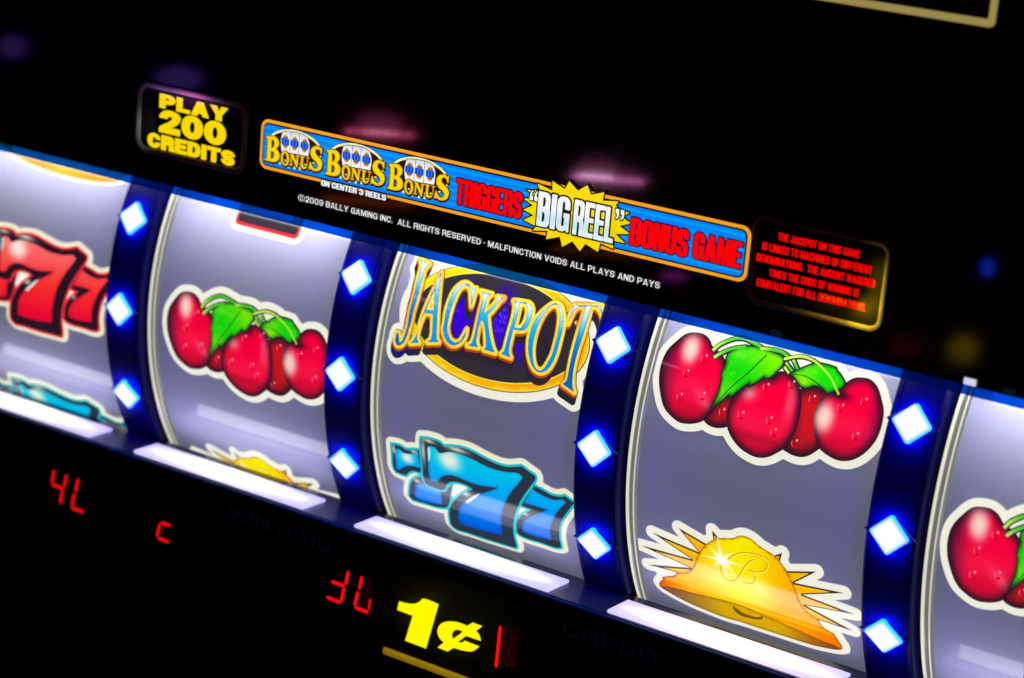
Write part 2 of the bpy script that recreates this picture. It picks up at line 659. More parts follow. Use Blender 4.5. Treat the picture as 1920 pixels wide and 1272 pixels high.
def ribbon(pts, w, closed=False):
    """a stroke of width w along a path, tapered if w is a list"""
    p = np.asarray(pts, float)
    d = np.gradient(p, axis=0)
    d /= np.linalg.norm(d, axis=1)[:, None] + 1e-9
    nrm = np.c_[-d[:, 1], d[:, 0]]
    w = np.full(len(p), w, float) if np.isscalar(w) else np.interp(np.linspace(0, 1, len(p)), np.linspace(0, 1, len(w)), w)
    return np.r_[p + nrm * w[:, None] / 2, (p - nrm * w[:, None] / 2)[::-1]]


def opencurve(p, n=6):
    """smooth open path through points"""
    p = np.asarray(p, float)
    m_ = np.gradient(p, axis=0)
    out = []
    for i in range(len(p) - 1):
        for q in range(n):
            t = q / n
            out.append((2 * t**3 - 3 * t**2 + 1) * p[i] + (t**3 - 2 * t**2 + t) * m_[i] + (-2 * t**3 + 3 * t**2) * p[i + 1] + (t**3 - t**2) * m_[i + 1])
    out.append(p[-1])
    return np.array(out)


def tube_path(name, pts3, r, mat, parent=None, org=(0, 0, 0), closed=False, nseg=10, flat_y=1.0):
    """round moulding swept along a 3D path"""
    P = np.asarray(pts3, float) - np.array(org, float)
    n = len(P)
    vs, fs = [], []
    for i in range(n):
        a = P[(i - 1) % n] if (closed or i > 0) else P[i]
        b = P[(i + 1) % n] if (closed or i < n - 1) else P[i]
        d = (b - a) / np.linalg.norm(b - a)
        s = np.cross(d, [0, 1, 0])
        s /= np.linalg.norm(s)
        for k in range(nseg):
            t = 2 * math.pi * k / nseg
            vs.append((P[i] + s * math.cos(t) * r + np.array([0, 1, 0]) * math.sin(t) * r * flat_y) * S)
    for i in range(n if closed else n - 1):
        for k in range(nseg):
            a0, a1 = i * nseg + k, i * nseg + (k + 1) % nseg
            j = (i + 1) % n
            fs.append((a0, a1, j * nseg + (k + 1) % nseg, j * nseg + k))
    me = bpy.data.meshes.new(name)
    me.from_pydata([tuple(v) for v in vs], [], fs)
    me.polygons.foreach_set('use_smooth', [True] * len(fs))
    return link(name, me, mat, parent)


# ================================================================== CABINET
YG, YL = -0.10, -0.04          # upper glass and lower panel faces
GL, LW = Plane(YG), Plane(YL)
upper = box_mesh('upper_panel', -2.6, 5.2, YG, YG + .06, .512, 2.6, M_BLACK)
tag(upper, 'glossy black glass panel above the reels, carrying the blue banner and small print', 'panel')
lower = box_mesh('lower_panel', -2.6, 5.2, YL, YL + .06, -2.6, -.512, M_BLACKL, bevel=.012, seg=3)
tag(lower, 'black lower panel below the reels with red digits and yellow one cent mark', 'panel')
shelf = box_mesh('reel_shelf', -2.6, 5.2, YL, .165, -.56, -.5, M_SHELF, bevel=.008, seg=3)
tag(shelf, 'dark navy ledge along the bottom of the reel window, holding the white light strips', 'shelf')
box_mesh('lip', -2.6, 5.2, YL - .004, YL + .008, -.518, -.5035, plain('blue_glow_lip', (.003, .05, .17), .3), shelf, bevel=.003)  # blue put into the colour for the strips' glow along the edge
back = box_mesh('back_wall', -2.6, 5.2, 1.35, 1.4, -1.6, 1.6, M_BACK)
tag(back, 'dark inside wall of the cabinet behind the reels', 'wall', kind='structure')
edge = box_mesh('glass_edge', -2.6, 5.2, YG + .002, YG + .02, .484, .511, M_EDGE)
tag(edge, 'bright blue translucent edge strip along the lower rim of the black glass', 'edge strip')

# ================================================================== DIVIDERS WITH DIAMOND LAMPS
RP = 1.0
LAMPS = (0.318, 0.0, -0.321)


def divider_body():
    prof = [(-.08, .42), (-.08, .014), (-.077, .005), (-.07, 0), (-.06, 0), (-.058, .004), (-.056, 0), (.056, 0), (.058, .004), (.06, 0),
            (.07, 0), (.077, .005), (.08, .014), (.08, .42)]
    zs = np.linspace(-.499, .62, 41)
    vs, fs = [], []
    for z in zs:
        y0 = RP - math.sqrt(RP * RP - z * z)
        vs += [((x) * S, (y0 + d if d < .4 else .46) * S, z * S) for x, d in prof]
    k = len(prof)
    for i in range(len(zs) - 1):
        for j in range(k - 1):
            fs.append((i * k + j, i * k + j + 1, (i + 1) * k + j + 1, (i + 1) * k + j))
    me = bpy.data.meshes.new('column')
    me.from_pydata(vs, [], fs)
    bm = bmesh.new()
    bm.from_mesh(me)
    bmesh.ops.recalc_face_normals(bm, faces=bm.faces)
    bm.to_mesh(me)
    bm.free()
    me.materials.append(M_POST)
    return me


def diamond(hw, hz, lift0, lift1, inset, rnd, colmid, coledge, name):
    """a raised lozenge lens: outline ring at lift0, inset ring at lift1, filled; local to the lamp's centre, facing -y"""
    cs = [np.array([(0, hz), (-hw, 0), (0, -hz), (hw, 0)], float)]
    out = []
    p = cs[0]
    for i in range(4):
        a, b, c = p[i - 1], p[i], p[(i + 1) % 4]
        for t in np.linspace(0, 1, 5):
            q0, q1 = b + (a - b) * rnd, b + (c - b) * rnd
            out.append((1 - t) ** 2 * q0 + 2 * t * (1 - t) * b + t * t * q1)
    out = np.array(out)
    n = len(out)
    side = coledge if colmid.max() == 0 else np.array([0, .9, 62.])   # the blue light that leaks out of the lens flanks
    rings = [(1.0, lift0, side), (1.0, lift0 + (lift1 - lift0) * .75, side), (.985, lift0 + (lift1 - lift0) * .8, coledge), (inset, lift1, colmid * .5 + coledge * .5), (inset * .8, lift1 + .002, colmid), (.3, lift1 + .004, colmid)]
    vs, cl, fs = [], [], []
    for sc, lf, c in rings:
        for q in out:
            vs.append((q[0] * sc * S, -lf * S, q[1] * sc * S))
            cl.append(c)
    for r in range(len(rings) - 1):
        for i in range(n):
            j = (i + 1) % n
            fs.append((r * n + i, r * n + j, (r + 1) * n + j, (r + 1) * n + i))
    fs.append(tuple((len(rings) - 1) * n + i for i in range(n)))
    me = bpy.data.meshes.new(name)
    me.from_pydata(vs, [], fs)
    bm = bmesh.new()
    bm.from_mesh(me)
    bmesh.ops.recalc_face_normals(bm, faces=bm.faces)
    bm.to_mesh(me)
    bm.free()
    at = me.color_attributes.new('ink', 'FLOAT_COLOR', 'POINT')
    at.data.foreach_set('color', np.c_[np.array(cl), np.ones(len(cl))].ravel().astype(np.float32))
    return me


body_me = divider_body()
lens_me = diamond(.064, .062, .0, .014, .86, .12, np.array([.92, 1., 1.]), np.array([.12, .45, 1.]), 'lens')
lens_me.materials.append(M_LENS)
bezel_me = diamond(.083, .060, -.004, .003, .97, .02, np.array([0, 0, 0.]), np.array([0, 0, 0.]), 'bezel')
bezel_me.materials.append(M_BEZEL)
where = ['right of the red sevens reel', 'left of the jackpot reel', 'right of the jackpot reel', 'right of the bell reel']
for k in range(4):
    d = thing('reel_divider', 'curved navy upright with three glowing diamond lamps, ' + where[k], 'divider', (k, 0, 0), 'lamp uprights between the reels')
    ob = bpy.data.objects.new('column', body_me)
    COL.objects.link(ob)
    ob.parent = d
    for z in LAMPS:
        y = RP - math.sqrt(RP * RP - z * z)
        th = math.asin(z / RP)
        bz = bpy.data.objects.new('diamond_lamp', bezel_me)
        COL.objects.link(bz)
        bz.parent = d
        bz.location = V(0, y, z)
        bz.rotation_euler = (-th, 0, 0)
        ln = bpy.data.objects.new('lens', lens_me)
        COL.objects.link(ln)
        ln.parent = bz
        lp = point_light('lamp_glow', (k, y - .038 * math.cos(th), z + .038 * math.sin(th)), (.0, .014, 1.), .9, .024)
# the dividers outside the frame
for k in (-1, 4):
    pass

# ================================================================== REELS
REELS = []
rl_label = ['leftmost reel showing red sevens over a blue seven', 'reel second from the left showing cherries over a hidden bell',
            'middle reel showing the jackpot symbol over blue sevens', 'reel showing cherries over a golden bell', 'rightmost reel cut off by the frame with a cherry']


def strip_mesh():
    n, ths = 4, np.radians(np.arange(-80, 80.1, 1.5))
    xs = np.linspace(-.385, .428, n)
    R = .95
    vs, ns = [], []
    for t in ths:
        for x in xs:
            vs.append((x * S, -math.cos(t) * R * S, math.sin(t) * R * S))
            ns.append((0, -math.cos(t), math.sin(t)))
    fs = [(i * n + j, i * n + j + 1, (i + 1) * n + j + 1, (i + 1) * n + j) for i in range(len(ths) - 1) for j in range(n - 1)]
    me = bpy.data.meshes.new('reel_strip')
    me.from_pydata(vs, [], fs)
    at = me.color_attributes.new('ink', 'FLOAT_COLOR', 'POINT')
    c = lin((113, 114, 136))
    at.data.foreach_set('color', np.tile([*c, 1], len(vs)).astype(np.float32))
    me.polygons.foreach_set('use_smooth', [True] * len(fs))
    me.normals_split_custom_set_from_vertices(ns)
    me.materials.append(M_FILM)
    return me


def flange_mesh(side):
    # cross-section (x, radius, colour)
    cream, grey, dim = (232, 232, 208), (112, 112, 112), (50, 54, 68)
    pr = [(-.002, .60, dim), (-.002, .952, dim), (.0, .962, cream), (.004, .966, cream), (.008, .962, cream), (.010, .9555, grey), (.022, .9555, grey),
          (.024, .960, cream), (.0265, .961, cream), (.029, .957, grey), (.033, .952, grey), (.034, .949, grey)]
    ths = np.radians(np.arange(-80, 80.1, 2))
    vs, cl = [], []
    for t in ths:
        for x, R, c in pr:
            vs.append((side * (x - .405) * S, -math.cos(t) * R * S, math.sin(t) * R * S))
            cl.append([*lin(c), 1])
    k = len(pr)
    fs = [(i * k + j, i * k + j + 1, (i + 1) * k + j + 1, (i + 1) * k + j) for i in range(len(ths) - 1) for j in range(k - 1)]
    me = bpy.data.meshes.new('flange')
    me.from_pydata(vs, [], fs)
    at = me.color_attributes.new('ink', 'FLOAT_COLOR', 'POINT')
    at.data.foreach_set('color', np.array(cl, np.float32).ravel())
    me.polygons.foreach_set('use_smooth', [True] * len(fs))
    me.materials.append(M_RIM)
    return me


strip_me, fl_a = strip_mesh(), flange_mesh(1)
for k in range(5):
    r = thing('slot_reel', rl_label[k], 'reel', (k - 1 + .5, 1.0, 0), 'reels in the window')
    for nm, me in (('reel_strip', strip_me), ('flange', fl_a)):
        o = bpy.data.objects.new(nm, me)
        COL.objects.link(o)
        o.parent = r
    REELS.append(r)

WHITE = (246, 244, 226)
L1, L2, L3, L4, L5, L6 = .002, .0036, .0052, .0068, .0084, .010


def shifted(sym, reel, dx, ds, R=.95):
    c = copy_tree(sym, reel)
    c.location = V(dx, 0, 0)
    c.rotation_euler = (-ds / R, 0, 0)
    return c


# ---------------------------------------------------------------- cherries (traced on the fourth reel)
D4 = Drum(2)
T4 = D4.tr
CH = dict(
    a=[(1339, 652), (1332, 637), (1322, 628), (1307.5, 624.4), (1290, 626), (1270, 640), (1251, 660), (1240.6, 685), (1237, 710), (1239, 735), (1247, 765), (1260, 781), (1275, 792),
       (1292.5, 795), (1307.5, 793.7), (1320, 789), (1342, 762), (1357, 735), (1364, 705), (1361, 675), (1350, 660)],
    b=[(1318, 786), (1327, 796), (1340, 802), (1352, 803), (1366, 800), (1385, 780), (1380, 740), (1350, 740)],
    c=[(1365, 770), (1364, 788), (1365, 802), (1372.5, 820), (1387.5, 839), (1402.5, 850), (1417.5, 857), (1431, 858.7), (1445, 856), (1457.5, 850), (1469, 843), (1484, 825), (1494, 807),
       (1500, 787.5), (1504, 765), (1504.5, 745), (1501, 727), (1495, 714), (1487.5, 706), (1475, 698), (1465, 697), (1453, 702), (1430, 708), (1400, 723), (1376, 746)],
    d=[(1490, 740), (1502.5, 729), (1515, 725), (1526, 724), (1537, 726), (1546, 731), (1556, 738), (1562, 770), (1560, 810), (1538, 841), (1527.5, 849), (1515, 855.6), (1504, 857.5), (1492.5, 855.6), (1481, 851),
       (1468, 843), (1480, 810)],
    e=[(1578, 730), (1583, 723), (1588, 718.5), (1597.5, 712), (1607.5, 709), (1620, 709), (1632.5, 712), (1642.5, 720), (1650, 732.5), (1655, 750), (1658.5, 766), (1659, 777.5), (1656, 795), (1651, 812.5),
       (1642.5, 829), (1630, 844), (1615, 856), (1600, 863), (1585, 865), (1571, 863), (1559, 857.5), (1547.5, 850), (1538, 841), (1531, 825), (1528, 805), (1527.5, 787.5), (1529, 772.5),
       (1534, 760), (1543, 745), (1553, 737.5), (1566, 734)])
LEAF1 = [(1337.5, 764), (1350, 736), (1352, 728), (1355.6, 710), (1355, 703), (1364, 682.5), (1364.5, 672), (1368, 664), (1380, 657), (1397.5, 651), (1420, 652.5), (1435, 657), (1446, 660.5), (1459, 665), (1469, 669),
         (1471, 677.5), (1469, 687.5), (1459, 697.5), (1447, 708), (1438, 711), (1436, 706), (1421, 717), (1407.5, 723.5), (1408, 717), (1395, 726), (1383, 736), (1371, 744), (1370, 739), (1360, 748), (1350, 755)]
LEAF2 = [(1484, 701), (1500, 694), (1515, 687.5), (1532.5, 682), (1546, 684), (1560, 687.5), (1569, 691), (1571, 697), (1575, 701), (1581, 710), (1585.6, 719), (1582.5, 727.5), (1567.5, 732.5), (1553, 737.5),
         (1546, 731), (1536, 725), (1526, 724), (1514, 728), (1504, 726), (1497.5, 717.5), (1490, 707.5)]
STEMS = [([(1339, 658.7), (1347, 651), (1357.5, 644.5), (1376, 637.5), (1395, 636), (1414, 644), (1430, 653)], 4.6), ([(1341, 672), (1350, 666), (1357.5, 662), (1376, 655), (1401, 651.5)], 4.6),
         ([(1428, 655), (1440, 656), (1452, 657.5), (1469, 662), (1481, 671)], 4.6), ([(1472, 675), (1490, 671), (1505, 670), (1520, 674), (1534, 682), (1550, 698), (1561, 712), (1575, 741)], [3.6, 3.9, 3.7, 3.0, 2.2, 2.7]),
         ([(1472, 689), (1481, 701)], 3.6), ([(1475, 681), (1487, 697)], 3.4), ([(1489, 676), (1497, 693)], 3.8)]


def make_cherries(reel):
    A0 = {k: spline(T4(v)) for k, v in CH.items()}
    leaf = [spline(T4(LEAF1), 3, 30), spline(T4(LEAF2), 3, 30)]
    stems = [ribbon(opencurve(T4(p)), w) for p, w in STEMS]
    allsh = [[c] for c in A0.values()] + [[c] for c in leaf] + [[offset([[s]], 2.2)[0]] for s in stems]
    halo = Art(D4, (0, 0, 0)).add(offset(allsh, 11.5, 2), WHITE, L1, 12)
    root = halo.done('cherry_symbol', reel, M_REEL)
    hl = {'a': [((1297, 656), 15, 22)], 'e': [((1547, 783), 15, 22)], 'c': [], 'b': [], 'd': []}
    drops = {'a': [(1322, 672), (1276, 744), (1318, 742), (1288, 700)], 'c': [(1438, 726), (1486, 721), (1444, 788), (1452, 810), (1391, 778)], 'e': [(1578, 765), (1622, 754), (1606, 818)], 'd': [(1524, 748), (1491, 831)], 'b': [(1355, 772)]}

    def paint(key):
        cs = A0[key]
        cen = cs.mean(0)
        dark = key in 'bd'
        ext = np.ptp(cs[:, 1])
        dr = [(T4([q])[0]) for q in drops[key]]

        def f(P):
            sd = np.maximum(-sdf([cs], P), 0)
            base = np.tile(np.array([206., 22, 34] if dark else [250., 0, 58]), (len(P), 1))
            up = (P[:, 1] - cen[1]) / ext
            base = mix(base, (150, 30, 42), np.clip(-up * 2.2 - .35, 0, 1) * .8)
            base = mix(base, (255, 60, 84), np.exp(-((up + .12) / .16) ** 2) * (.0 if dark else .35))
            # far side turning away
            side = (P[:, 0] - cen[0]) / np.ptp(cs[:, 0])
            if key == 'a':
                base = mix(base, (60, 26, 58), np.clip(-side * 2.8 - .5, 0, 1))
            if key == 'e':
                base = mix(base, (120, 10, 90), np.clip(side * 2.6 - .62, 0, 1))
                st = T4([(1577, 743)])[0]
                e = ((P - st) / np.array([15, 6.])) @ np.array([[.93, -.36], [.36, .93]])
                base = mix(base, (50, 12, 30), np.exp(-(e ** 2).sum(1)) * 1.1)
            if key == 'c':
                st = T4([(1452, 706)])[0]
                base = mix(base, (60, 14, 34), blob(P, st, 10))
                b2 = T4([(1487, 745)])[0]
                e = (P - b2) / np.array([9, 36.])
                base = mix(base, (255, 92, 120), np.exp(-(e ** 4).sum(1)) * .65)
                e = (P - T4([(1404, 735)])[0]) / np.array([13, 11.])
                base = mix(base, (255, 170, 165), np.exp(-(e ** 2).sum(1)) * .9)
                base = mix(base, (150, 24, 34), np.exp(-((P[:, 1] - T4([(1440, 828)])[0][1]) / 6) ** 2) * .5)
            if key == 'a':
                e = (P - T4([(1326, 758)])[0]) @ np.array([[.8, -.6], [.6, .8]]).T / np.array([26, 8.])
                base = mix(base, (255, 90, 118), np.exp(-(e ** 2).sum(1)) * .75)
            base = mix(base, (48, 22, 38), np.exp(-(sd / (9 if not dark else 12)) ** 2))
            for c, rx, ry in hl[key]:
                e = (P - T4([c])[0]) / np.array([rx, ry])
                base = mix(base, (255, 214, 196), np.exp(-((e ** 2).sum(1)) ** 1.6))
            return base
        return f
    for key, ly in (('b', L2), ('d', L2), ('a', L3), ('c', L3), ('e', L4)):
        a = Art(D4).add([A0[key]], paint(key), ly, 5)
        for q in drops[key]:
            p = T4([q])[0]
            a.add([ellipse(p[0] + 3, p[1] + 4.5, 1.5, 1.9, 0, 12)], (252, 160, 172), ly + .0008, 6)
            t = np.linspace(math.radians(140), math.radians(250), 9)
            a.add([ribbon(np.c_[p[0] + 4.6 * np.cos(t), p[1] + 6.4 * np.sin(t)], [.3, 1.6, .3])], (246, 96, 124), ly + .0008, 6)
            a.add([ellipse(p[0] + 1, p[1] - 5, 3.6, 1.8, 0, 14)], (205, 0, 40), ly + .0006, 6)
        a.done('cherry', root, M_REEL)
    for i, (lf, ly) in enumerate(zip(leaf, (L5, L3 + .0008))):
        def fl(P, lf=lf, i=i):
            sd = np.maximum(-sdf([lf], P), 0)
            b = np.tile(np.array([20., 214, 12]), (len(P), 1))
            if i == 0:
                b = mix(b, (130, 232, 10), np.clip(along(P, T4([(1385, 700)])[0], T4([(1450, 662)])[0]), 0, 1) ** 1.5)
                b = mix(b, (120, 235, 20), np.exp(-((along(P, T4([(1340, 760)])[0], T4([(1375, 725)])[0]) - .55) / .5) ** 2) * .7)
                b = mix(b, (150, 240, 70), np.exp(-(((P - T4([(1384, 664)])[0]) / np.array([22, 7])) ** 2).sum(1)) * .5)
                b = mix(b, (110, 235, 0), blob(P, T4([(1455, 680)])[0], 13) * .9)
            else:
                b = mix(b, (150, 232, 10), blob(P, T4([(1505, 716)])[0], 17))
                b = mix(b, (90, 225, 20), blob(P, T4([(1520, 694)])[0], 15) * .7)
            n = np.sin(P[:, 0] * .55 + P[:, 1] * .9) * np.sin(P[:, 0] * .21 - P[:, 1] * .33)
            b = mix(b, (170, 245, 60), np.clip(n - .55, 0, 1) * .8)
            return mix(b, (10, 70, 26), np.exp(-(sd / 2.4) ** 2) * .8)
        Art(D4).add(offset([[lf]], 2.2), (36, 34, 44), ly - .0008, 12).add([lf], fl, ly, 4).add([ribbon(opencurve(T4([[(1341, 760), (1372, 728), (1405, 700), (1440, 667)], [(1485, 702), (1510, 706), (1530, 717), (1547, 730)]][i])), [1.0, 1.8, 2.2])], (6, 112, 18), ly + .0006, 5).done('leaf', root, M_REEL)
    for i, s in enumerate(stems):
        top = T4([STEMS[i][0][len(STEMS[i][0]) // 2]])[0]

        def fs(P, s=s, i=i):
            b = np.tile(np.array([70., 200, 44.] if i not in (3, 4) else [190., 226, 70]), (len(P), 1))
            q = T4([STEMS[i][0][0], STEMS[i][0][-1]])
            return mix(b, (216, 240, 110), np.exp(-(along(P, q[0], q[1]) / .25) ** 2) * .9)
        a = Art(D4)
        if i < 4:
            a.add(offset([[s[:]]], 2.2), (44, 40, 52), L3 + .0002 if i != 3 else L2, 10)
        else:
            a.add(offset([[s[:]]], 2.6), (44, 40, 52), L2 + .0004, 10)
        a.add([s], fs, L5 + .0008 if i in (3, 0, 1, 2) else L3 + .001, 4).done('stem', root, M_REEL)
    return root


cher = make_cherries(REELS[3])
shifted(cher, REELS[1], .030, -.296)
shifted(cher, REELS[4], .006, -.272)


# ---------------------------------------------------------------- bell (traced on the fourth reel)
BELL = [(1237.5, 1092.5), (1240, 1088), (1245, 1083.7), (1243.7, 1079.4), (1255, 1078), (1265, 1077), (1269.4, 1073.7), (1270, 1071.5), (1288.7, 1071), (1297.5, 1066), (1303.7, 1056), (1310, 1041), (1316, 1030),
        (1326, 1018.7), (1340, 1010), (1356, 1007), (1377.5, 1007), (1386, 1003.5), (1396, 1003), (1405, 1006), (1415, 1012), (1423.7, 1020), (1427.5, 1023), (1440, 1030.6), (1455, 1041), (1467.5, 1055), (1477.5, 1070),
        (1488.7, 1092.5), (1496, 1110), (1502.5, 1127.5), (1510, 1138.7), (1520, 1148.7), (1537.5, 1160), (1539, 1166), (1551, 1177.5), (1565, 1185), (1568.7, 1190), (1575, 1200), (1581, 1208.7), (1581.5, 1215),
        (1572.5, 1216), (1552.5, 1213), (1527.5, 1207.5), (1502.5, 1200), (1465, 1188), (1427.5, 1176), (1390, 1163.7), (1361, 1155.6), (1331, 1144), (1300.8, 1131.5), (1275, 1119), (1255.5, 1108), (1243, 1100)]
UNDER = [(1238, 1095), (1252, 1096.5), (1277.5, 1102), (1315, 1112), (1350, 1120), (1391.5, 1131.5), (1430, 1148), (1470, 1165), (1512, 1184), (1545, 1198), (1574, 1210), (1579, 1214.5), (1572, 1215), (1552.5, 1212), (1527.5, 1206.5),
         (1502.5, 1199), (1465, 1187), (1427.5, 1175), (1390, 1162.7), (1361, 1154.6), (1331, 1143), (1300.8, 1130.5), (1275, 1118), (1255.5, 1107), (1244, 1100)]
BURST = [(1330, 1022), (1272.5, 988.7), (1312, 1035), (1223.7, 997.5), (1298.7, 1048), (1201, 1021), (1296, 1064), (1215.6, 1057.5), (1270, 1072), (1330, 1110), (1480, 1160), (1539, 1162), (1601, 1182.5), (1511, 1134), (1605, 1151.5),
         (1506, 1114), (1583.7, 1111), (1490, 1092), (1532, 1071), (1477, 1070), (1463.7, 1052), (1467.5, 1036), (1453, 1041), (1400, 1040), (1348.7, 1008), (1336, 994), (1339, 1012)]


def make_bell(reel):
    bell, burst = spline(T4(BELL), 4, 40), T4(BURST)
    under = spline(T4(UNDER), 4, 40)
    root = Art(D4).add(offset([[bell], [burst]], 11.5, 2), WHITE, L1, 12).done('bell_symbol', reel, M_REEL)
    c0 = T4([(1400, 1080)])[0]

    def fb(P):
        dv = P - c0
        rr = np.hypot(dv[:, 0], dv[:, 1])
        b = np.tile(np.array([255., 196, 8]), (len(P), 1))
        b = mix(b, (248, 140, 12), np.exp(-((rr - 70) / 16) ** 2) * .35 + np.clip(np.sin(np.arctan2(dv[:, 1], dv[:, 0]) * 23) - .6, 0, 1) * .6)
        return b
    inner = offset([[burst]], -2.6, 1.0)
    Art(D4).add([burst], (52, 44, 40), L2, 12).add(inner, fb, L3, 5).done('sunburst', root, M_REEL)
    sp, ax0, ax1 = T4([(1356, 1048)])[0], T4([(1245, 1090)])[0], T4([(1575, 1203)])[0]

    def f(P):
        sd = np.maximum(-sdf([bell], P), 0)
        u = along(P, ax0, ax1)
        d = ax1 - ax0
        nrm = np.array([-d[1], d[0]]) / np.linalg.norm(d)
        h = (P - ax0) @ nrm                       # height above the rim line
        b = np.tile(np.array([255., 206, 0]), (len(P), 1))
        b = mix(b, (255, 240, 0), np.exp(-((u - .46) / .16) ** 2) * np.clip(h / 20, 0, 1))
        b = mix(b, (255, 172, 0), np.clip((u - .58) / .18, 0, 1) * .8)
        b = mix(b, (255, 150, 4), np.clip((10 - h) / 12, 0, 1) * .6)
        b = mix(b, (240, 104, 4), np.clip(.16 - u, 0, 1) * 6 * np.clip((22 - h) / 10, 0, 1))
        b = mix(b, (255, 120, 0), np.clip(u - .74, 0, 1) * 4 * np.clip((30 - h) / 20, 0, 1))
        for hh, cc, w in ((7, (236, 128, 0), 2.2), (12, (255, 214, 40), 2.2), (17, (240, 140, 0), 2.0), (23, (255, 200, 20), 2)):
            b = mix(b, cc, np.exp(-((h - hh) / w) ** 2) * .7)
        b = mix(b, (255, 246, 170), blob(P, T4([(1345, 1078)])[0], 22) * .5)
        b = mix(b, (255, 240, 110), blob(P, T4([(1423, 1100)])[0], 18) * .8)
        b = mix(b, (255, 255, 255), blob(P, sp, 14) * .75)
        return mix(b, (140, 60, 14), np.exp(-(sd / 1.8) ** 2) * .9)

    def fu(P):
        u = along(P, ax0, ax1)
        sd = np.maximum(-sdf([under], P), 0)
        b = np.tile(np.array([214., 168, 4]), (len(P), 1))
        b = mix(b, (140, 92, 66), np.clip(.36 - u, 0, 1) * 3.4)
        b = mix(b, (150, 62, 34), np.clip(u - .68, 0, 1) * 3.4)
        b = mix(b, (120, 76, 20), np.exp(-(sd / 3) ** 2) * .7)
        k = T4([(1402, 1143)])[0]
        e = (P - k) @ np.array([[.93, -.36], [.36, .93]]) / np.array([28, 9.])
        q = (e ** 2).sum(1)
        e2 = (P - k - np.array([3, 6])) @ np.array([[.93, -.36], [.36, .93]]) / np.array([27, 8.])
        return b
    a = Art(D4).add([bell], f, L4, 5)
    a.add([under], fu, L5, 5)
    a.add([spline(T4([(1375, 1131), (1381, 1143), (1392, 1151), (1406, 1155), (1420, 1158), (1432, 1157), (1434, 1151), (1424, 1154), (1410, 1151), (1396, 1146), (1386, 1139)]), 3, 60)], (116, 78, 16), L5 + .0006, 5)
    # the embossed scroll letter on the bell
    sc = [[(1368, 1046), (1385, 1036), (1408, 1035), (1430, 1041), (1441, 1052), (1438, 1066), (1425, 1070), (1410, 1068), (1406, 1067)],
          [(1418, 1047), (1407, 1051), (1396, 1064), (1388, 1078), (1378, 1086), (1364, 1084), (1356, 1073), (1354, 1058)],
          [(1408, 1068), (1417, 1075), (1418, 1086), (1409, 1092), (1396, 1089)]]
    for s in sc:
        p = opencurve(T4(s))
        a.add([ribbon(p, 1.9)], (226, 160, 0), L5, 6)
        a.add([ribbon(p + np.array([1.4, -1.6]), 1.0)], (255, 246, 120), L5, 6)
    a.done('bell', root, M_REEL)
    st = Art(D4)
    for ang, ln in ((100, 46), (3, 42), (183, 36), (-72, 42), (45, 28), (140, 30), (-38, 34), (-135, 24)):
        t = math.radians(ang)
        dd, nn = np.array([math.cos(t), math.sin(t)]), np.array([-math.sin(t), math.cos(t)])
        st.add([np.array([sp + nn * 2.4, sp - nn * 2.4, sp + dd * ln])], (255, 255, 225), L6, 8)
    st.add([ellipse(sp[0], sp[1], 7, 7, 0, 20)], (255, 255, 255), L6 + .0006, 6)
    st.done('sparkle', root, M_REEL)
    return root


bell = make_bell(REELS[3])
shifted(bell, REELS[1], .014, -.307)

# ---------------------------------------------------------------- sevens (traced on the middle reel)
D3 = Drum(1)
T3 = D3.tr
BIG_O = [(791.9, 820), (807.5, 822), (828, 829), (835, 835.6), (845, 835.6), (863.7, 837.5), (882.5, 843), (907.5, 856), (932.5, 868), (951, 873.5), (972.5, 873.7), (980, 873), (991, 880.6), (1006, 891), (1006.5, 896),
         (997.5, 910), (987.5, 923.7), (978.7, 937.5), (971, 955), (966, 972.5), (965, 990), (966, 1003), (971, 1022.5), (969, 1025), (946, 1018), (915, 1008.7), (877.5, 996), (856, 989), (847.5, 981), (845, 965), (845.6, 952.5),
         (852.5, 938.7), (865, 927), (883.7, 917.5), (889, 915.5), (876, 907.5), (861, 902.5), (848.7, 902), (841, 906), (836, 916), (831, 917), (815, 912), (801, 906), (797, 897.5), (795, 875), (793, 850), (791, 825)]
BIG_I = [(805, 835), (818.7, 837.5), (825.6, 848), (832.5, 848), (845, 846), (861, 849), (888.7, 860), (913.7, 872.5), (938.7, 881), (953.7, 884), (972.5, 885.6), (977.5, 888), (982.5, 894), (972.5, 907.5), (965, 915),
         (956, 928.7), (947.5, 946), (943.7, 965), (943, 983.7), (943.7, 1000), (915, 993.7), (877.5, 982.5), (865, 977.5), (863, 962.5), (863.7, 952.5), (872.5, 941), (887.5, 931), (905, 923.7), (921, 919), (937, 912.5),
         (915, 910), (895, 906), (876, 899), (857.5, 891), (842.5, 888.7), (830, 892.5), (822.5, 901), (812.5, 900), (808.7, 892.5), (806, 862.5)]
LFT_O = [(735.6, 832), (752.5, 835.6), (762.5, 842), (775, 842.5), (789, 843.7), (800, 870), (789, 886), (776, 882), (767.5, 885), (762.5, 890), (743.7, 883.7), (739, 875), (737.5, 856)]
LFT_I = [(743, 840.6), (752.5, 843), (757.5, 848), (785, 848.7), (790, 876), (770, 872), (756, 876), (751, 880), (745.6, 877.5)]
LST_O = [(795, 890), (780, 896), (772, 904), (769.5, 915), (769, 929), (775, 936), (795, 942), (833, 951), (842, 948), (846, 930), (849, 908), (838, 917), (828, 917), (800, 906)]
LST_I = [(782.5, 911), (789, 905), (807.5, 910), (828.7, 918.7), (830, 931), (831, 945), (813.7, 942.5), (785, 934), (780, 930), (780, 918.7)]
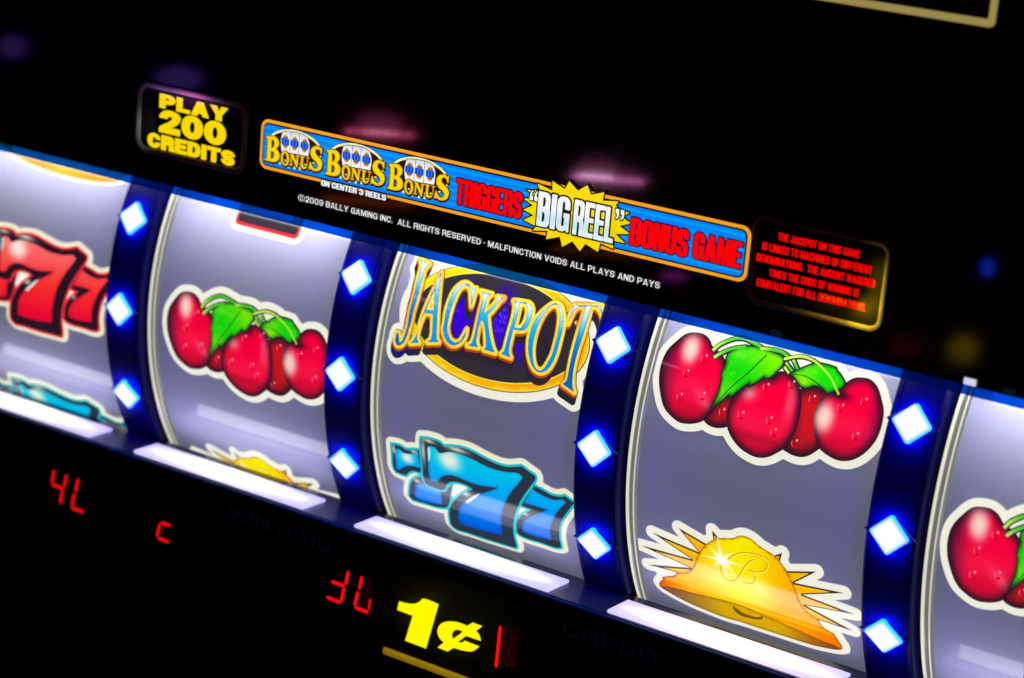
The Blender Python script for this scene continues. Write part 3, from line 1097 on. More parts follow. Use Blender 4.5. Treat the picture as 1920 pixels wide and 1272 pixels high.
RGT_O = [(1003, 910), (1022, 920), (1037, 928), (1055, 930.6), (1060, 929), (1078, 942), (1066, 958), (1056, 972), (1051, 986), (1050, 1006), (1054, 1025), (1046, 1026), (1015, 1016), (977, 1003), (971, 998), (970, 980),
         (976, 968), (990, 959), (998, 955), (985, 950), (975, 946), (985, 925)]
RGT_I = [(998.7, 916), (1022.5, 930), (1040, 936), (1057.5, 936), (1062.5, 941), (1047.5, 957.5), (1040, 971), (1035, 985), (1034, 998), (1036, 1011), (1002.5, 1003.7), (982.5, 996), (981, 982.5), (990, 971), (1008.7, 962.5),
         (1027.5, 955), (1002.5, 947), (983.7, 942)]


def make_sevens(reel, pal):
    face0, face1, face2, dark, line, spec = pal
    def sm(p):
        return spline(T3(p), 4, 50)
    groups = [('seven', [(LFT_O, LFT_I, (765, 857), 11), (LST_O, LST_I, None, 0)], L2), ('seven', [(RGT_O, RGT_I, None, 0)], L2), ('seven', [(BIG_O, BIG_I, (845, 861), 20)], L4)]
    allo = [[sm(o)] for o in (BIG_O, LFT_O, LST_O, RGT_O)]
    root = Art(D3).add(offset(allo, 12.5, 2), (244, 238, 208), L1, 12).done('seven_symbol', reel, M_REEL)
    top, bot = T3([(860, 860)])[0][1], T3([(900, 985)])[0][1]
    for nm, ps, ly in groups:
        a = Art(D3)
        for o, i, hl, hr in ps:
            so, si = sm(o), sm(i)

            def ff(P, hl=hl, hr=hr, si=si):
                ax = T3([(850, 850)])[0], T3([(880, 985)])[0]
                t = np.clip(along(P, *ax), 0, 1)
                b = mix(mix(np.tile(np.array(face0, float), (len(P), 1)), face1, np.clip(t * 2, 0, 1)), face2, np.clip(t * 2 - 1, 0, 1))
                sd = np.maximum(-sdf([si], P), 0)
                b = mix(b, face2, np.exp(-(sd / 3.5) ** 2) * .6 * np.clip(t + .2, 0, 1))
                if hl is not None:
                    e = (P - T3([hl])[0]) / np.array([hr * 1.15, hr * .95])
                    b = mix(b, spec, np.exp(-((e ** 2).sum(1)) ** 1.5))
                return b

            def fd(P, so=so, o=o):
                b = np.tile(np.array(dark, float), (len(P), 1))
                if o is BIG_O:
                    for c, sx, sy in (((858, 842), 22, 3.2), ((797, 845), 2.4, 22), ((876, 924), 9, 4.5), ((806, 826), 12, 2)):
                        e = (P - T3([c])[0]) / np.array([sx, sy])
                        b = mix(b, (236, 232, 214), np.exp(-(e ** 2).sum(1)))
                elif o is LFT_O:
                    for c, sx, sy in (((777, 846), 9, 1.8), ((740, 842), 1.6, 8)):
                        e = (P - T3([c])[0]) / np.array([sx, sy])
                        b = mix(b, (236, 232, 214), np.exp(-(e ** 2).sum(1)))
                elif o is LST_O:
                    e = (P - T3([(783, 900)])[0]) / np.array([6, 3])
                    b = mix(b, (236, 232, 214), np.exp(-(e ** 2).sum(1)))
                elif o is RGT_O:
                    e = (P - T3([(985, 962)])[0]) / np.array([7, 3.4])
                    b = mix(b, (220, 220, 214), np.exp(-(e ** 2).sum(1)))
                return b
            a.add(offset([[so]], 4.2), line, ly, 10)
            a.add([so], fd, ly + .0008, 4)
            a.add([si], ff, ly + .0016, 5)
            if o is BIG_O:
                a.add([spline(T3([(875, 938), (890, 928), (903, 922.5), (896, 930), (880, 941)]), 4)], (232, 240, 236), ly + .0022, 5)
                a.add([spline(T3([(805, 838), (809, 838.5), (809, 858), (806.5, 864)]), 3, 40)], (200, 240, 245), ly + .0022, 5)
        a.done(nm, root, M_REEL)
    # white triangle showing through the loop of the big seven
    Art(D3).add([T3([(853, 908), (874, 914), (849, 928)])], (255, 252, 250), L4 + .0004, 8).done('gap', root, M_REEL)
    return root


BLUE7 = ((0, 206, 232), (0, 160, 245), (0, 84, 205), (42, 54, 68), (30, 196, 206), (236, 244, 222))
RED7 = ((255, 116, 112), (255, 50, 44), (236, 0, 54), (40, 22, 36), (236, 44, 56), (255, 236, 230))
s_blue = make_sevens(REELS[2], BLUE7)
s_red = make_sevens(REELS[0], RED7)
s_red.location = V(.021, 0, 0)
s_red.rotation_euler = (-.303 / .95, 0, 0)
shifted(s_blue, REELS[0], .0, -.311)

# ---------------------------------------------------------------- jackpot (traced on the middle reel)
LET = dict(
    J=([(791.7, 488), (809, 497.5), (802.5, 502.5), (799, 509), (796, 520), (791.7, 538), (787.5, 555), (782.5, 571.7), (778, 586), (775, 601.7), (769, 621.7), (765, 634), (760, 643), (754, 647.5), (748, 648), (744.6, 642.5),
        (745, 631.7), (747.5, 624), (750.8, 625), (751.7, 633), (752.5, 643), (757.5, 638), (761.7, 628), (765.8, 615), (770, 592.5), (772.5, 580), (778, 559), (784, 534), (789, 515), (792.5, 501)], None),
    A=([(830.8, 513), (828, 538), (824, 586), (822.5, 621.7), (823, 636.7), (826.7, 641.7), (804, 642), (810.8, 636.7), (813, 626.7), (814.8, 590), (799, 587.5), (786.7, 623), (786, 636.7), (789, 643), (772.5, 643.7),
        (778, 638), (783, 630), (790.8, 607.5), (798, 585), (802.5, 574), (819, 537.5), (829, 513)], [(818.5, 544), (816, 583), (802.5, 581)]),
    C=([(895.8, 542.5), (893, 551.7), (889, 568), (886.7, 575), (886, 560), (885, 545), (881.7, 538.5), (875.8, 537), (869, 539.5), (863, 546.7), (855.8, 561.7), (849, 581), (844, 601.7), (842, 613), (844, 628), (849, 638),
        (856.7, 643), (865, 640), (874, 626.7), (878, 618), (875.8, 630), (868, 641.7), (858, 647.5), (850, 647.5), (841.7, 641.7), (835.8, 630), (834, 613), (835, 610), (839, 585), (845.8, 563), (855, 545), (864, 535.8),
        (874, 531.7), (882.5, 535), (890.8, 543)], None),
    K=([(904, 547.5), (925, 553), (917.5, 560), (914, 573), (910, 589), (923, 578.7), (935, 564.7), (935, 558), (948, 560), (940, 566.7), (926, 584), (917.5, 592), (920.8, 623), (925, 644), (929, 656.7), (931.7, 661.7), (910, 655.8),
        (914, 650.8), (914, 640), (910, 606.7), (907.5, 601), (904, 605), (898, 629), (896.7, 643), (900, 651.7), (879, 648), (885.8, 645), (890, 636.7), (899, 598), (903, 580.8), (908, 560), (907.5, 551)], None),
    P=([(965.8, 565), (986.7, 568), (995.8, 570.8), (1000.8, 579), (1000, 594), (995.8, 607.5), (990, 617.5), (981.7, 620.8), (965.8, 618.7), (959, 648), (957.5, 660.8), (961, 671), (942.5, 664), (948, 658), (951.7, 645),
        (959, 617.5), (965, 596.7), (968, 580), (968, 569)], [(978, 569.5), (989, 572), (992, 580), (990.8, 591.7), (985.8, 606.7), (979, 616.5), (968, 615), (972.5, 596.7), (977, 577.5)]),
    O=([(1042.5, 570), (1049, 571), (1055, 576.7), (1058, 586.7), (1059.6, 600), (1058, 618), (1053, 639), (1047.5, 660), (1043, 672.5), (1035, 687.5), (1026.7, 695.8), (1016.7, 698.7), (1007.5, 695), (1000.8, 686.7),
        (995.8, 672.5), (993.7, 660), (993.7, 643), (996.7, 625), (1004, 605), (1015.8, 589), (1030, 576.7)],
       [(1044, 572.5), (1049, 576.7), (1052, 586.7), (1052, 601.7), (1049, 622.5), (1043, 647.5), (1037.5, 666), (1030, 680), (1023, 690.8), (1016.7, 695.5), (1009, 692), (1004, 680.8), (1002, 664), (1002.2, 651.7), (1005.8, 631.7),
        (1013, 610), (1024, 589), (1035, 576.7)]),
    T=([(1079, 573.7), (1100, 574), (1130, 575), (1134, 603), (1130, 588), (1122, 577.5), (1110.8, 576.5), (1108, 589), (1100, 618), (1088, 655.8), (1083, 672.5), (1078, 697.5), (1076.7, 714), (1077, 725), (1079.6, 735.4),
        (1057.5, 720), (1065, 714), (1069, 697.5), (1075, 668), (1078, 655.8), (1090.8, 610), (1098, 585), (1100, 577), (1089, 577.5), (1080, 584), (1074, 595), (1068, 608), (1074, 585)], None))
OVAL_PX = ellipse(935.28, 616.78, 174.57, 112.5, 16.07, 96)


def purple(P):
    b = np.tile(np.array([50., 46, 52]), (len(P), 1))
    for c, rx, ry, k in (((868, 592), 26, 48, 1), ((938, 605), 24, 56, 1), ((985, 648), 20, 28, .9), ((1020, 640), 13, 40, .6), ((812, 568), 12, 20, .8)):
        e = (P - T3([c])[0]) / np.array([rx, ry])
        b = mix(b, (52, 4, 216), np.exp(-((e ** 2).sum(1)) ** 1.5) * k)
    k = T3([(936, 604)])[0]
    n = np.sin(P[:, 0] * 1.9 + 3 * np.sin(P[:, 1] * .31)) * np.sin(P[:, 1] * 1.3 + 2 * np.sin(P[:, 0] * .37))
    b = mix(b, (130, 96, 240), np.clip(n, 0, 1) * np.exp(-((((P - k) / np.array([18, 34])) ** 2).sum(1)) ** 2) * .9)
    return b


def make_oval(art, ly, ring=14):
    ov = T3(OVAL_PX)
    art.add(offset([[ov]], 1.6), (60, 36, 16), ly, 12)
    g0, g1 = T3([(800, 540)])[0], T3([(965, 736)])[0]
    art.add([ov], lambda P: mix(mix(np.tile(np.array([255., 220, 0]), (len(P), 1)), (255, 172, 0), np.clip(along(P, g0, g1), 0, 1)), (255, 236, 70), np.exp(-(np.minimum(-sdf([ov], P), 99) / 2.6) ** 2) * .8), ly + .0004, 8)
    inn = offset([[ov]], -ring, 2)
    art.add(offset([[ov]], -ring + 1.6, 2), (255, 240, 90), ly + .0008, 10)
    art.add(inn, purple, ly + .0014, 4)
    return ov


def make_jackpot(reel):
    sh = {}
    for k, (o, h) in LET.items():
        cs = [spline(T3(o), 4, 42)]
        if h:
            cs.append(spline(T3(h), 4, 42))
        sh[k] = cs
    ov = T3(OVAL_PX)
    dn = np.array([-.1, -1.0])
    low = [[c + dn * q for c in s] for s in sh.values() for q in (4, 12, 20)]
    under = offset([[s[0] + dn * q] for s in sh.values() for q in (0, 5, 10, 15)], 6.2, 2)
    halo = offset([[ov]] + [[s[0] + dn * q] for s in sh.values() for q in (0, 15)], 16, 2.5)
    art = Art(D3).add(halo, WHITE, L1, 12)
    root = art.done('jackpot_symbol', reel, M_REEL)
    a = Art(D3)
    make_oval(a, L2)
    a.done('oval', root, M_REEL)
    Art(D3).add(under, lambda P: mix(np.tile(np.array([46., 38, 48]), (len(P), 1)), (30, 30, 120), blob(P, T3([(752, 660)])[0], 22)), L3 + .0012, 8).done('letter_shade', root, M_REEL)
    yt, yb = T3([(940, 555)])[0], T3([(950, 660)])[0]
    for k, s in sh.items():
        a = Art(D3)
        a.add(offset([[s[0] + dn * 3.6]] if len(s) == 1 else [[c + dn * 3.6 for c in s]], 5.6), (186, 74, 14), L4, 10)
        cx = T3([(LET[k][0][0])])[0]
        gold = offset([s], 5.2, 1.0)
        cen = np.concatenate(gold).mean(0)

        def fg(P, s=s, k=k):
            sd = sdf(s, P)
            b = np.tile(np.array([255., 214, 0]), (len(P), 1))
            n = np.sin(P[:, 0] * .07 + 1.3) * np.sin(P[:, 1] * .045 + P[:, 0] * .02)
            b = mix(b, (255, 158, 14), np.clip(n * 1.3 - .1 + (.55 if k in 'JT' else 0), 0, 1) * .8)
            b = mix(b, (255, 248, 170), np.exp(-((sd - 1.2) / 1.1) ** 2) * .9)
            return b
        a.add(gold, fg, L5, 2.4)
        zt, zb = s[0][:, 1].max(), s[0][:, 1].min()

        def ff(P, s=s, zt=zt, zb=zb, k=k):
            t = np.clip((zt - P[:, 1]) / (zt - zb), 0, 1)
            b = mix(np.tile(np.array([226., 246, 250]), (len(P), 1)), (40, 190, 232), np.clip((t - .08) * 3.2, 0, 1))
            b = mix(b, (0, 158, 240), np.clip((t - .35) * 3, 0, 1))
            if k in 'JT':
                b = mix(b, (0, 98, 196), np.clip((t - .25) * 2.2, 0, 1) * .9)
            sd = np.maximum(-sdf(s, P), 0)
            return mix(b, (30, 96, 140), np.exp(-(sd / .9) ** 2) * .75)
        a.add(s, ff, L6, 2.6)
        a.done('letter', root, M_REEL)
    return root


make_jackpot(REELS[2])

# the foot of the jackpot oval peeping in at the top of the first reel
D1, D2 = Drum(-1), Drum(0)
a = Art(D1)
ov1 = spline(D1.tr([(-40, 268), (5, 283), (25, 298), (60, 315), (100, 330), (150, 343), (195, 349), (225, 348), (240, 342)]).tolist() + [list(q) for q in (D1.tr([(240, 342)]) + np.array([[0, 60]])).tolist()] +
             [list(q) for q in (D1.tr([(-40, 268)]) + np.array([[0, 60]])).tolist()], 4, 50)
a.add([ov1], WHITE, L1, 10)
ov2 = offset([[ov1]], -7, 1.5)
a.add(ov2, lambda P: mix(np.tile(np.array([250., 160, 30]), (len(P), 1)), (255, 190, 60), blob(P, D1.tr([(120, 320)])[0], 40)), L2, 8)
a.done('oval_symbol', REELS[0], M_REEL)
# the foot of a red seven at the top of the second reel
a = Art(D2)
T2 = D2.tr
ft = rrect(0, 1, 0, 1, .1)
q = T2([(440, 421), (559, 449), (561, 425), (444, 395)])
base = q[0] * .5 + q[1] * .5
x0, x1, z0 = q[0][0], q[1][0], q[0:2, 1].mean()
a.add(offset([[rrect(x0, x1, z0, z0 + 90, 9)]], 11, 2), WHITE, L1, 12)
a.add([np.array([(x0 - 160, z0 + 46), (x1 + 120, z0 + 46), (x1 + 120, z0 + 90), (x0 - 160, z0 + 90)])], WHITE, L1, 12)
a.add([rrect(x0, x1, z0, z0 + 90, 9)], (240, 52, 62), L2, 12)
a.add([rrect(x0 + 5, x1 - 5, z0 + 6, z0 + 90, 6)], (58, 50, 62), L3, 12)
a.add([np.array([(x0 + 24, z0 + 26), (x1 - 22, z0 + 26), (x1 - 16, z0 + 90), (x0 + 24, z0 + 90)])], lambda P: mix(np.tile(np.array([255., 70, 96]), (len(P), 1)), (255, 170, 170), along(P, (x0, 0), (x1, 0))), L4, 8)
a.done('red_symbol', REELS[1], M_REEL)

# ================================================================== LIGHT STRIPS on the shelf
for k in range(5):
    x0, x1 = k - 1 + .113, k - 1 + .893
    o = box_mesh('light_strip', x0, x1, -.026, .094, -.499, -.489, M_STRIP, bevel=.002, seg=1, org=(k - .5, .03, -.49))
    o.location = V(k - .5, .03, -.49)
    tag(o, 'glowing white frosted light strip on the ledge under the ' + ['leftmost reel with red sevens', 'cherries reel second from the left', 'jackpot reel', 'reel with cherries and bell', 'rightmost reel, barely in view'][k], 'light strip', 'light strips on the ledge')
    # lamps of the strip: tubes under the frosting, and the unseen twin at the top of the window
    for ln, wd in ((.36, .09), (.50, .105), (.62, .11), (.74, .115)):
        area_light('strip_tube', (k - .5, .034, -.4968), (k - .5, .034, 1), ln, wd, (.98, .97, 1), .075, 'ELLIPSE')
    area_light('strip_spill', (k - .5, .03, -.47), (k - .5, .5, .15), .70, .06, (1, .97, 1), (.28, .28, .17, .11, .25)[k], spread=150)  # added lamp over the strip that boosts its spill on the reel
    area_light('top_tube', (k - .5, .02, .53), (k - .5, .4, .1), .76, .07, (1, .98, .97), (2.4, 2.4, 1.8, 1.7, 2.3)[k])

# ================================================================== UPPER GLASS: SIGNS
PL1, PL2, PL3, PL4, PL5, PL6, PL7 = .003, .0042, .0054, .0066, .0078, .009, .0102
TG = GL.tr


def on_glass(px):
    q = TG([px])[0]
    return (q[0] / Z500, YG, q[1] / Z500)


def sign_text(art, body, pl, pr, pt, pb, color, lift, bold=0., outline=None, ow=0., lift_o=None, grid=6, h=None, font='impact'):
    """text whose left / right / cap / baseline go through four traced points"""
    x0, x1 = TG([pl])[0][0], TG([pr])[0][0]
    z1, z0 = TG([pt])[0][1], TG([pb])[0][1]
    sh = text_shapes(body, x0, x1, z0, z1, bold, font)
    h = h or max((z1 - z0) / 40, .35)
    cs = offset(sh, bold, h) if bold else flatcs(sh)
    if outline is not None:
        art.add(offset(sh, bold + ow, h), outline, lift_o if lift_o is not None else lift - .0012, 20)
    art.add(cs, color, lift, grid)
    return (x0, x1, z0, z1)


# -- PLAY 200 CREDITS
YEL = (255, 222, 0)
org = on_glass((345, 240))
sg = thing('credits_sign', 'small black sign with heavy yellow PLAY 200 CREDITS lettering and a rounded rim', 'sign', org)
ps0, ps1 = TG([(265, 275)])[0], TG([(262, 160)])[0]
PX0, PX1, PZ0, PZ1 = .149 * 500, .62 * 500, .615 * 500, .838 * 500
Art(GL, org).add([rrect(PX0, PX1, PZ0, PZ1, 20)], (3, 3, 3), PL1, 40).done('sign_face', sg, M_FACE)
tube_path('rim', np.c_[rrect(PX0, PX1, PZ0, PZ1, 20)[:, 0] / 500, np.full(36, YG - .006), rrect(PX0, PX1, PZ0, PZ1, 20)[:, 1] / 500], .011, M_RIMPLASTIC, sg, org, True, 10, .6)
a = Art(GL, org)
sign_text(a, 'PLAY', (301, 190), (430, 205), (301.8, 174.6), (301, 201.6), YEL, PL3, .6, font='heavy')
a.done('lettering', sg)
a = Art(GL, org)
sign_text(a, '200', (300, 235), (426, 252), (320.8, 207.5), (301.8, 247.5), YEL, PL3, .8, font='heavy')
a.done('lettering', sg)
a = Art(GL, org)
sign_text(a, 'CREDITS', (278.4, 264.5), (442.5, 295), (306, 252.8), (305.4, 280.6), YEL, PL3, .6, font='heavy')
a.done('lettering', sg)

# -- banner
BX0, BX1, BZ0, BZ1 = .686 * 500, 2.507 * 500, .646 * 500, .809 * 500
org = (1.6, YG, .728)
bn = thing('banner_sign', 'long blue banner framed in gold, reading BONUS three times then TRIGGERS BIG REEL BONUS GAME', 'sign', org)
Art(GL, org).add([rrect(BX0, BX1, BZ0, BZ1, 15)], (255, 166, 36), PL1, 40).done('frame', bn)
a = Art(GL, org).add([rrect(BX0 + 5, BX1 - 5, BZ0 + 5, BZ1 - 5, 11)], (10, 12, 40), PL2, 40)
a.add([rrect(BX0 + 7.6, BX1 - 7.6, BZ0 + 7.6, BZ1 - 7.6, 9)], (0, 132, 255), PL3, 40)
for i in range(6):
    zc = BZ0 + 15 + i * 10.6
    for hw, cc, dl in ((2.6, (0, 146, 255), 0), (1.1, (6, 164, 255), .0004)):
        a.add([rrect(BX0 + 8.2, BX1 - 8.2, zc - hw, zc + hw, .4, 1)], cc, PL3 + .0004 + dl, 60)
a.done('face', bn)

C12 = lambda p: crop(484, 215, 12, p)
LOGO = dict(
    B=([(225, 480), (330, 475), (430, 490), (500, 560), (520, 640), (500, 710), (455, 762), (510, 830), (530, 920), (510, 1010), (450, 1055), (350, 1060), (190, 1015), (200, 985), (240, 972), (262, 560), (228, 505)],
       [[(350, 560), (392, 572), (410, 640), (395, 715), (352, 745)], [(340, 815), (388, 835), (405, 900), (388, 968), (335, 985)]]),
    N=([(755, 865), (835, 880), (905, 1040), (915, 935), (890, 925), (893, 900), (985, 915), (983, 940), (955, 945), (930, 1190), (905, 1185), (815, 975), (800, 1115), (825, 1130), (822, 1152), (740, 1135), (742, 1112),
        (768, 1108), (785, 910), (757, 893)], []),
    U=([(990, 912), (1095, 935), (1093, 960), (1070, 960), (1055, 1110), (1070, 1165), (1110, 1165), (1135, 1120), (1150, 975), (1120, 968), (1122, 945), (1205, 960), (1203, 985), (1175, 985), (1155, 1140), (1120, 1212),
        (1060, 1220), (1010, 1190), (1000, 1120), (1015, 950), (990, 940)], []),
    S=([(1490, 740), (1480, 895), (1455, 890), (1430, 800), (1380, 770), (1340, 790), (1335, 850), (1380, 920), (1450, 990), (1490, 1080), (1480, 1180), (1430, 1250), (1350, 1270), (1270, 1250), (1240, 1220), (1185, 1230),
        (1180, 1215), (1210, 1055), (1235, 1060), (1260, 1150), (1320, 1210), (1375, 1195), (1390, 1130), (1350, 1060), (1270, 990), (1225, 900), (1230, 790), (1280, 720), (1350, 700), (1420, 715), (1455, 750), (1465, 735)], []))


def make_logo(parent):
    ctr = TG([(555.7, 278.3)])[0]
    a = Art(GL, org)
    e0 = ellipse(ctr[0], ctr[1] + 2, 56, 27.5)
    a.add(offset([[e0]], 1.2, 1), (8, 40, 110), PL4, 10).add([e0], (250, 250, 176), PL4 + .0004, 10).add([ellipse(ctr[0], ctr[1] + 1, 52.5, 24.5)], (46, 24, 8), PL4 + .0008, 10)
    for p in ((530, 1090), (715, 1170), (850, 1200), (965, 1215)):
        t = TG(C12([p]))[0]
        a.add([np.array([(t[0] - 3, t[1] - 1.5), (t[0] + 3, t[1] - 1.5), (t[0], t[1] + 3)])], (250, 250, 200), PL4 + .0008, 10)
    root = a.done('bonus_logo', parent)
    pan = spline(TG(C12([(595, 388), (690, 382), (790, 393), (960, 420), (1070, 460), (1150, 520), (1185, 640), (1190, 760), (1165, 930), (950, 890), (750, 860), (570, 830), (548, 645), (565, 500)])), 3, 40)
    b = Art(GL, org).add(offset([[pan]], 1.1, .8), (30, 60, 130), PL5, 12).add([pan], lambda P: mix(np.tile(np.array([250., 250, 255]), (len(P), 1)), (205, 205, 225), np.clip(along(P, ctr + [0, 16], ctr + [0, 27]), 0, 1)), PL5 + .0004, 6)
    for p, q in (((785, 398), (745, 870)), ((972, 425), (948, 905))):
        b.add([ribbon(TG(C12([p, q])), 1.0)], (90, 90, 110), PL5 + .0008, 12)
    for cx, cy in ((655, 605), (862, 650), (1085, 697)):
        g = TG(C12([(cx, cy)]))[0]
        b.add([ellipse(g[0], g[1], 6.6, 11.6, 0, 28)], lambda P, g=g: mix(np.tile(np.array([222., 170, 20]), (len(P), 1)), (50, 40, 20), np.exp(-((np.abs(P[:, 1] - g[1]) - 6.6) / 1.4) ** 2) * .8), PL5 + .0008, 2)
        b.add([rrect(g[0] - 8.2, g[0] + 8.2, g[1] - 5.4, g[1] + 5.4, 2)], (10, 84, 232), PL5 + .0012, 8)
        for i in range(5):
            b.add([rrect(g[0] - 6.2 + i * 2.9, g[0] - 5.2 + i * 2.9, g[1] - 4, g[1] + 4, .3, 1)], (90, 150, 250) if i % 2 else (6, 40, 150), PL5 + .0016, 8)
    b.done('reel_picture', root)
    sh = {k: [spline(TG(C12(o)), 3, 40)] + [spline(TG(C12(h)), 3, 40) for h in hs] for k, (o, hs) in LOGO.items()}
    oc, oh = TG(C12([(650, 980)]))[0], TG(C12([(647, 985)]))[0]
    sh['O'] = [ellipse(oc[0], oc[1], 9.0, 12.2, 4, 36), ellipse(oh[0], oh[1], 4.0, 8.6, 4, 28)]
    for k in 'BONUS':
        s = sh[k]
        c = Art(GL, org).add(offset([[q + np.array([.4, -1.2]) for q in s]], 2.2, .8), (52, 26, 8), PL6, 12)
        zt, zb = s[0][:, 1].max(), s[0][:, 1].min()
        c.add(s, lambda P, s=s: mix(np.tile(np.array([255., 226, 0]), (len(P), 1)), (226, 150, 24), np.exp(-(np.maximum(-sdf(s, P), 0) / 1.1) ** 2) * .85), PL7, 1.6)
        c.done('letter', root)
    return root


lg = make_logo(bn)
p0 = TG([(503.6, 255), (616.9, 280.5), (733.4, 306.6)])
for i in (1, 2):
    c = copy_tree(lg, bn)
    c.location = V((p0[i][0] - p0[0][0]) / 500, 0, (p0[i][1] - p0[0][1]) / 500)

RED = (255, 4, 6)
NAVY = (16, 8, 60)
a = Art(GL, org)
sign_text(a, 'TRIGGERS', (858.6, 340), (983, 376), (859.6, 333.3), (859.6, 382.8), lambda P: mix(np.tile(np.array([255., 4, 6]), (len(P), 1)), (150, 0, 8), np.zeros(len(P))), PL6, .5, NAVY, 2.0, PL5)
a.done('lettering', bn)
a = Art(GL, org)
sign_text(a, 'BONUS', (1185, 425), (1294.5, 452), (1188.9, 406.7), (1183.7, 458.3), RED, PL6, .6, NAVY, 2.0, PL5)
a.done('lettering', bn)
a = Art(GL, org)
sign_text(a, 'GAME', (1302.5, 462), (1393.5, 480), (1320, 437), (1318, 487.2), RED, PL6, .6, NAVY, 2.0, PL5)
a.done('lettering', bn)
C8 = lambda p: crop(980, 330, 8.714, p)
STAR = [(270, 125), (490, 228), (508, 240), (510, 80), (710, 215), (785, 85), (925, 240), (1080, 150), (1140, 305), (1355, 265), (1330, 402), (1585, 415), (1540, 490), (1640, 560), (1760, 600), (1680, 650), (1700, 715), (1800, 770), (1600, 810),
        (1775, 945), (1540, 945), (1695, 1095), (1505, 1055), (1495, 1185), (1290, 1095), (1250, 1235), (1045, 1105), (955, 1225), (835, 1065), (665, 1155), (630, 990), (405, 1030), (430, 893), (190, 885), (240, 820), (35, 715), (195, 640),
        (35, 545), (190, 480), (45, 370), (150, 360), (140, 262), (90, 220), (160, 235), (300, 225)]
st = TG(C8(STAR))
a = Art(GL, org).add(offset([[st]], 2.4, 1), (30, 18, 10), PL4, 12)
sc0 = TG([(1085, 403)])[0]
a.add([st], lambda P: mix(np.tile(np.array([255., 224, 0]), (len(P), 1)), (190, 190, 10), np.exp(-(((P - sc0 + [0, 18]) / np.array([66, 12])) ** 2).sum(1)) * .8), PL4 + .0006, 5)
sb = a.done('starburst', bn)


def fbig(P):
    t = np.clip((sc0[1] + 2 - P[:, 1]) / 26, 0, 1)
    b = mix(np.tile(np.array([252., 252, 255]), (len(P), 1)), (176, 224, 240), t * .9)
    return mix(b, (240, 250, 255), np.clip(t * 3 - 2.1, 0, 1))


DG = (14, 30, 26)
a = Art(GL, org)
sign_text(a, 'BIG', (1010.5, 395), (1070, 417), (1013.9, 357.5), (1007.5, 421.8), fbig, PL6, .1, DG, 2.6, PL5, 3)
a.done('lettering', sb)
a = Art(GL, org)
sign_text(a, 'REEL', (1078, 410), (1152.5, 445), (1081, 373), (1075.2, 438.4), fbig, PL6, .1, DG, 2.6, PL5, 3)
a.done('lettering', sb)
QL = [(190, 230), (160, 270), (146, 330), (144, 385), (192, 398), (200, 330), (182, 325), (186, 270), (205, 240)]
for dx, dy in ((0, 0), (74, 16)):
    qs = spline(TG(C8([(x + dx, y + dy) for x, y in QL])), 3, 50)
    Art(GL, org).add(offset([[qs]], 2.0, .8), DG, PL5, 10).add([qs], (252, 252, 255), PL6, 6).done('quotation_mark', sb)
QR = [(1548, 528), (1605, 542), (1602, 620), (1588, 670), (1552, 705), (1540, 692), (1562, 655), (1568, 612), (1545, 606)]
for dx, dy in ((0, 0), (84, 18)):
    qs = spline(TG(C8([(x + dx, y + dy) for x, y in QR])), 3, 50)
    Art(GL, org).add(offset([[qs]], 2.0, .8), DG, PL5, 10).add([qs], (252, 252, 255), PL6, 6).done('quotation_mark', sb)
a = Art(GL, org)
sign_text(a, 'ON CENTER 3 REELS', (605.5, 345), (727, 372), (606, 336.6), (606.1, 347.4), (250, 255, 255), PL6, .2, (6, 10, 20), 1.9, PL5, h=.4, font='notice')
a.done('lettering', bn)

# -- copyright line and notice
org = on_glass((900, 455))
a = Art(GL, org)
sign_text(a, '\u00a92009 BALLY GAMING INC.  ALL RIGHTS RESERVED \u00b7 MALFUNCTION VOIDS ALL PLAYS AND PAYS', (561, 373), (1238.5, 532), (606, 375.4), (605.4, 386.4), (236, 236, 240), PL2, 0, font='sans')
cp = a.done('copyright_line')
cp.location = V(*org)
tag(cp, 'thin line of white small print with the copyright, under the blue banner', 'small print')

org = on_glass((1540, 520))
nt = thing('notice_sign', 'red notice about the linked jackpot in a rim lit amber at its corner', 'sign', org)
for body, pl, pr, pt, pb in (('THE JACKPOT ON THIS GAME', (1460.6, 443), (1613.5, 477), (1460.6, 436), (1460.6, 450.3)), ('IS LINKED TO MACHINES OF DIFFERENT', (1430.9, 460), (1637, 505), (1431.5, 453.2), (1430.7, 468)),
                            ('DENOMINATIONS.  THE AMOUNT WAGERED', (1420.3, 481), (1642.5, 531), (1421.5, 474.4), (1420, 488.8)), ('TIMES THE ODDS OF WINNING IS', (1443.7, 510), (1612, 549), (1443.7, 503.5), (1443.7, 518)),
                            ('EQUIVALENT FOR ALL DENOMINATIONS.', (1420.3, 528), (1625.8, 577), (1421.5, 521.2), (1420, 536))):
    a = Art(GL, org)
    sign_text(a, body, pl, pr, pt, pb, (255, 8, 4), PL2, .15, h=.4, font='notice')
    a.done('lettering', nt)
NX0, NX1, NZ0, NZ1 = 2.519 * 500, 2.934 * 500, .602 * 500, .845 * 500
rr = rrect(NX0, NX1, NZ0, NZ1, 16)
Art(GL, org).add([rr], (3, 3, 3), .001, 40).done('sign_face', nt, M_FACE)
tube_path('rim', np.c_[rr[:, 0] / 500, np.full(len(rr), YG - .006), rr[:, 1] / 500], .0085, M_RIMPLASTIC, nt, org, True, 10, .6)

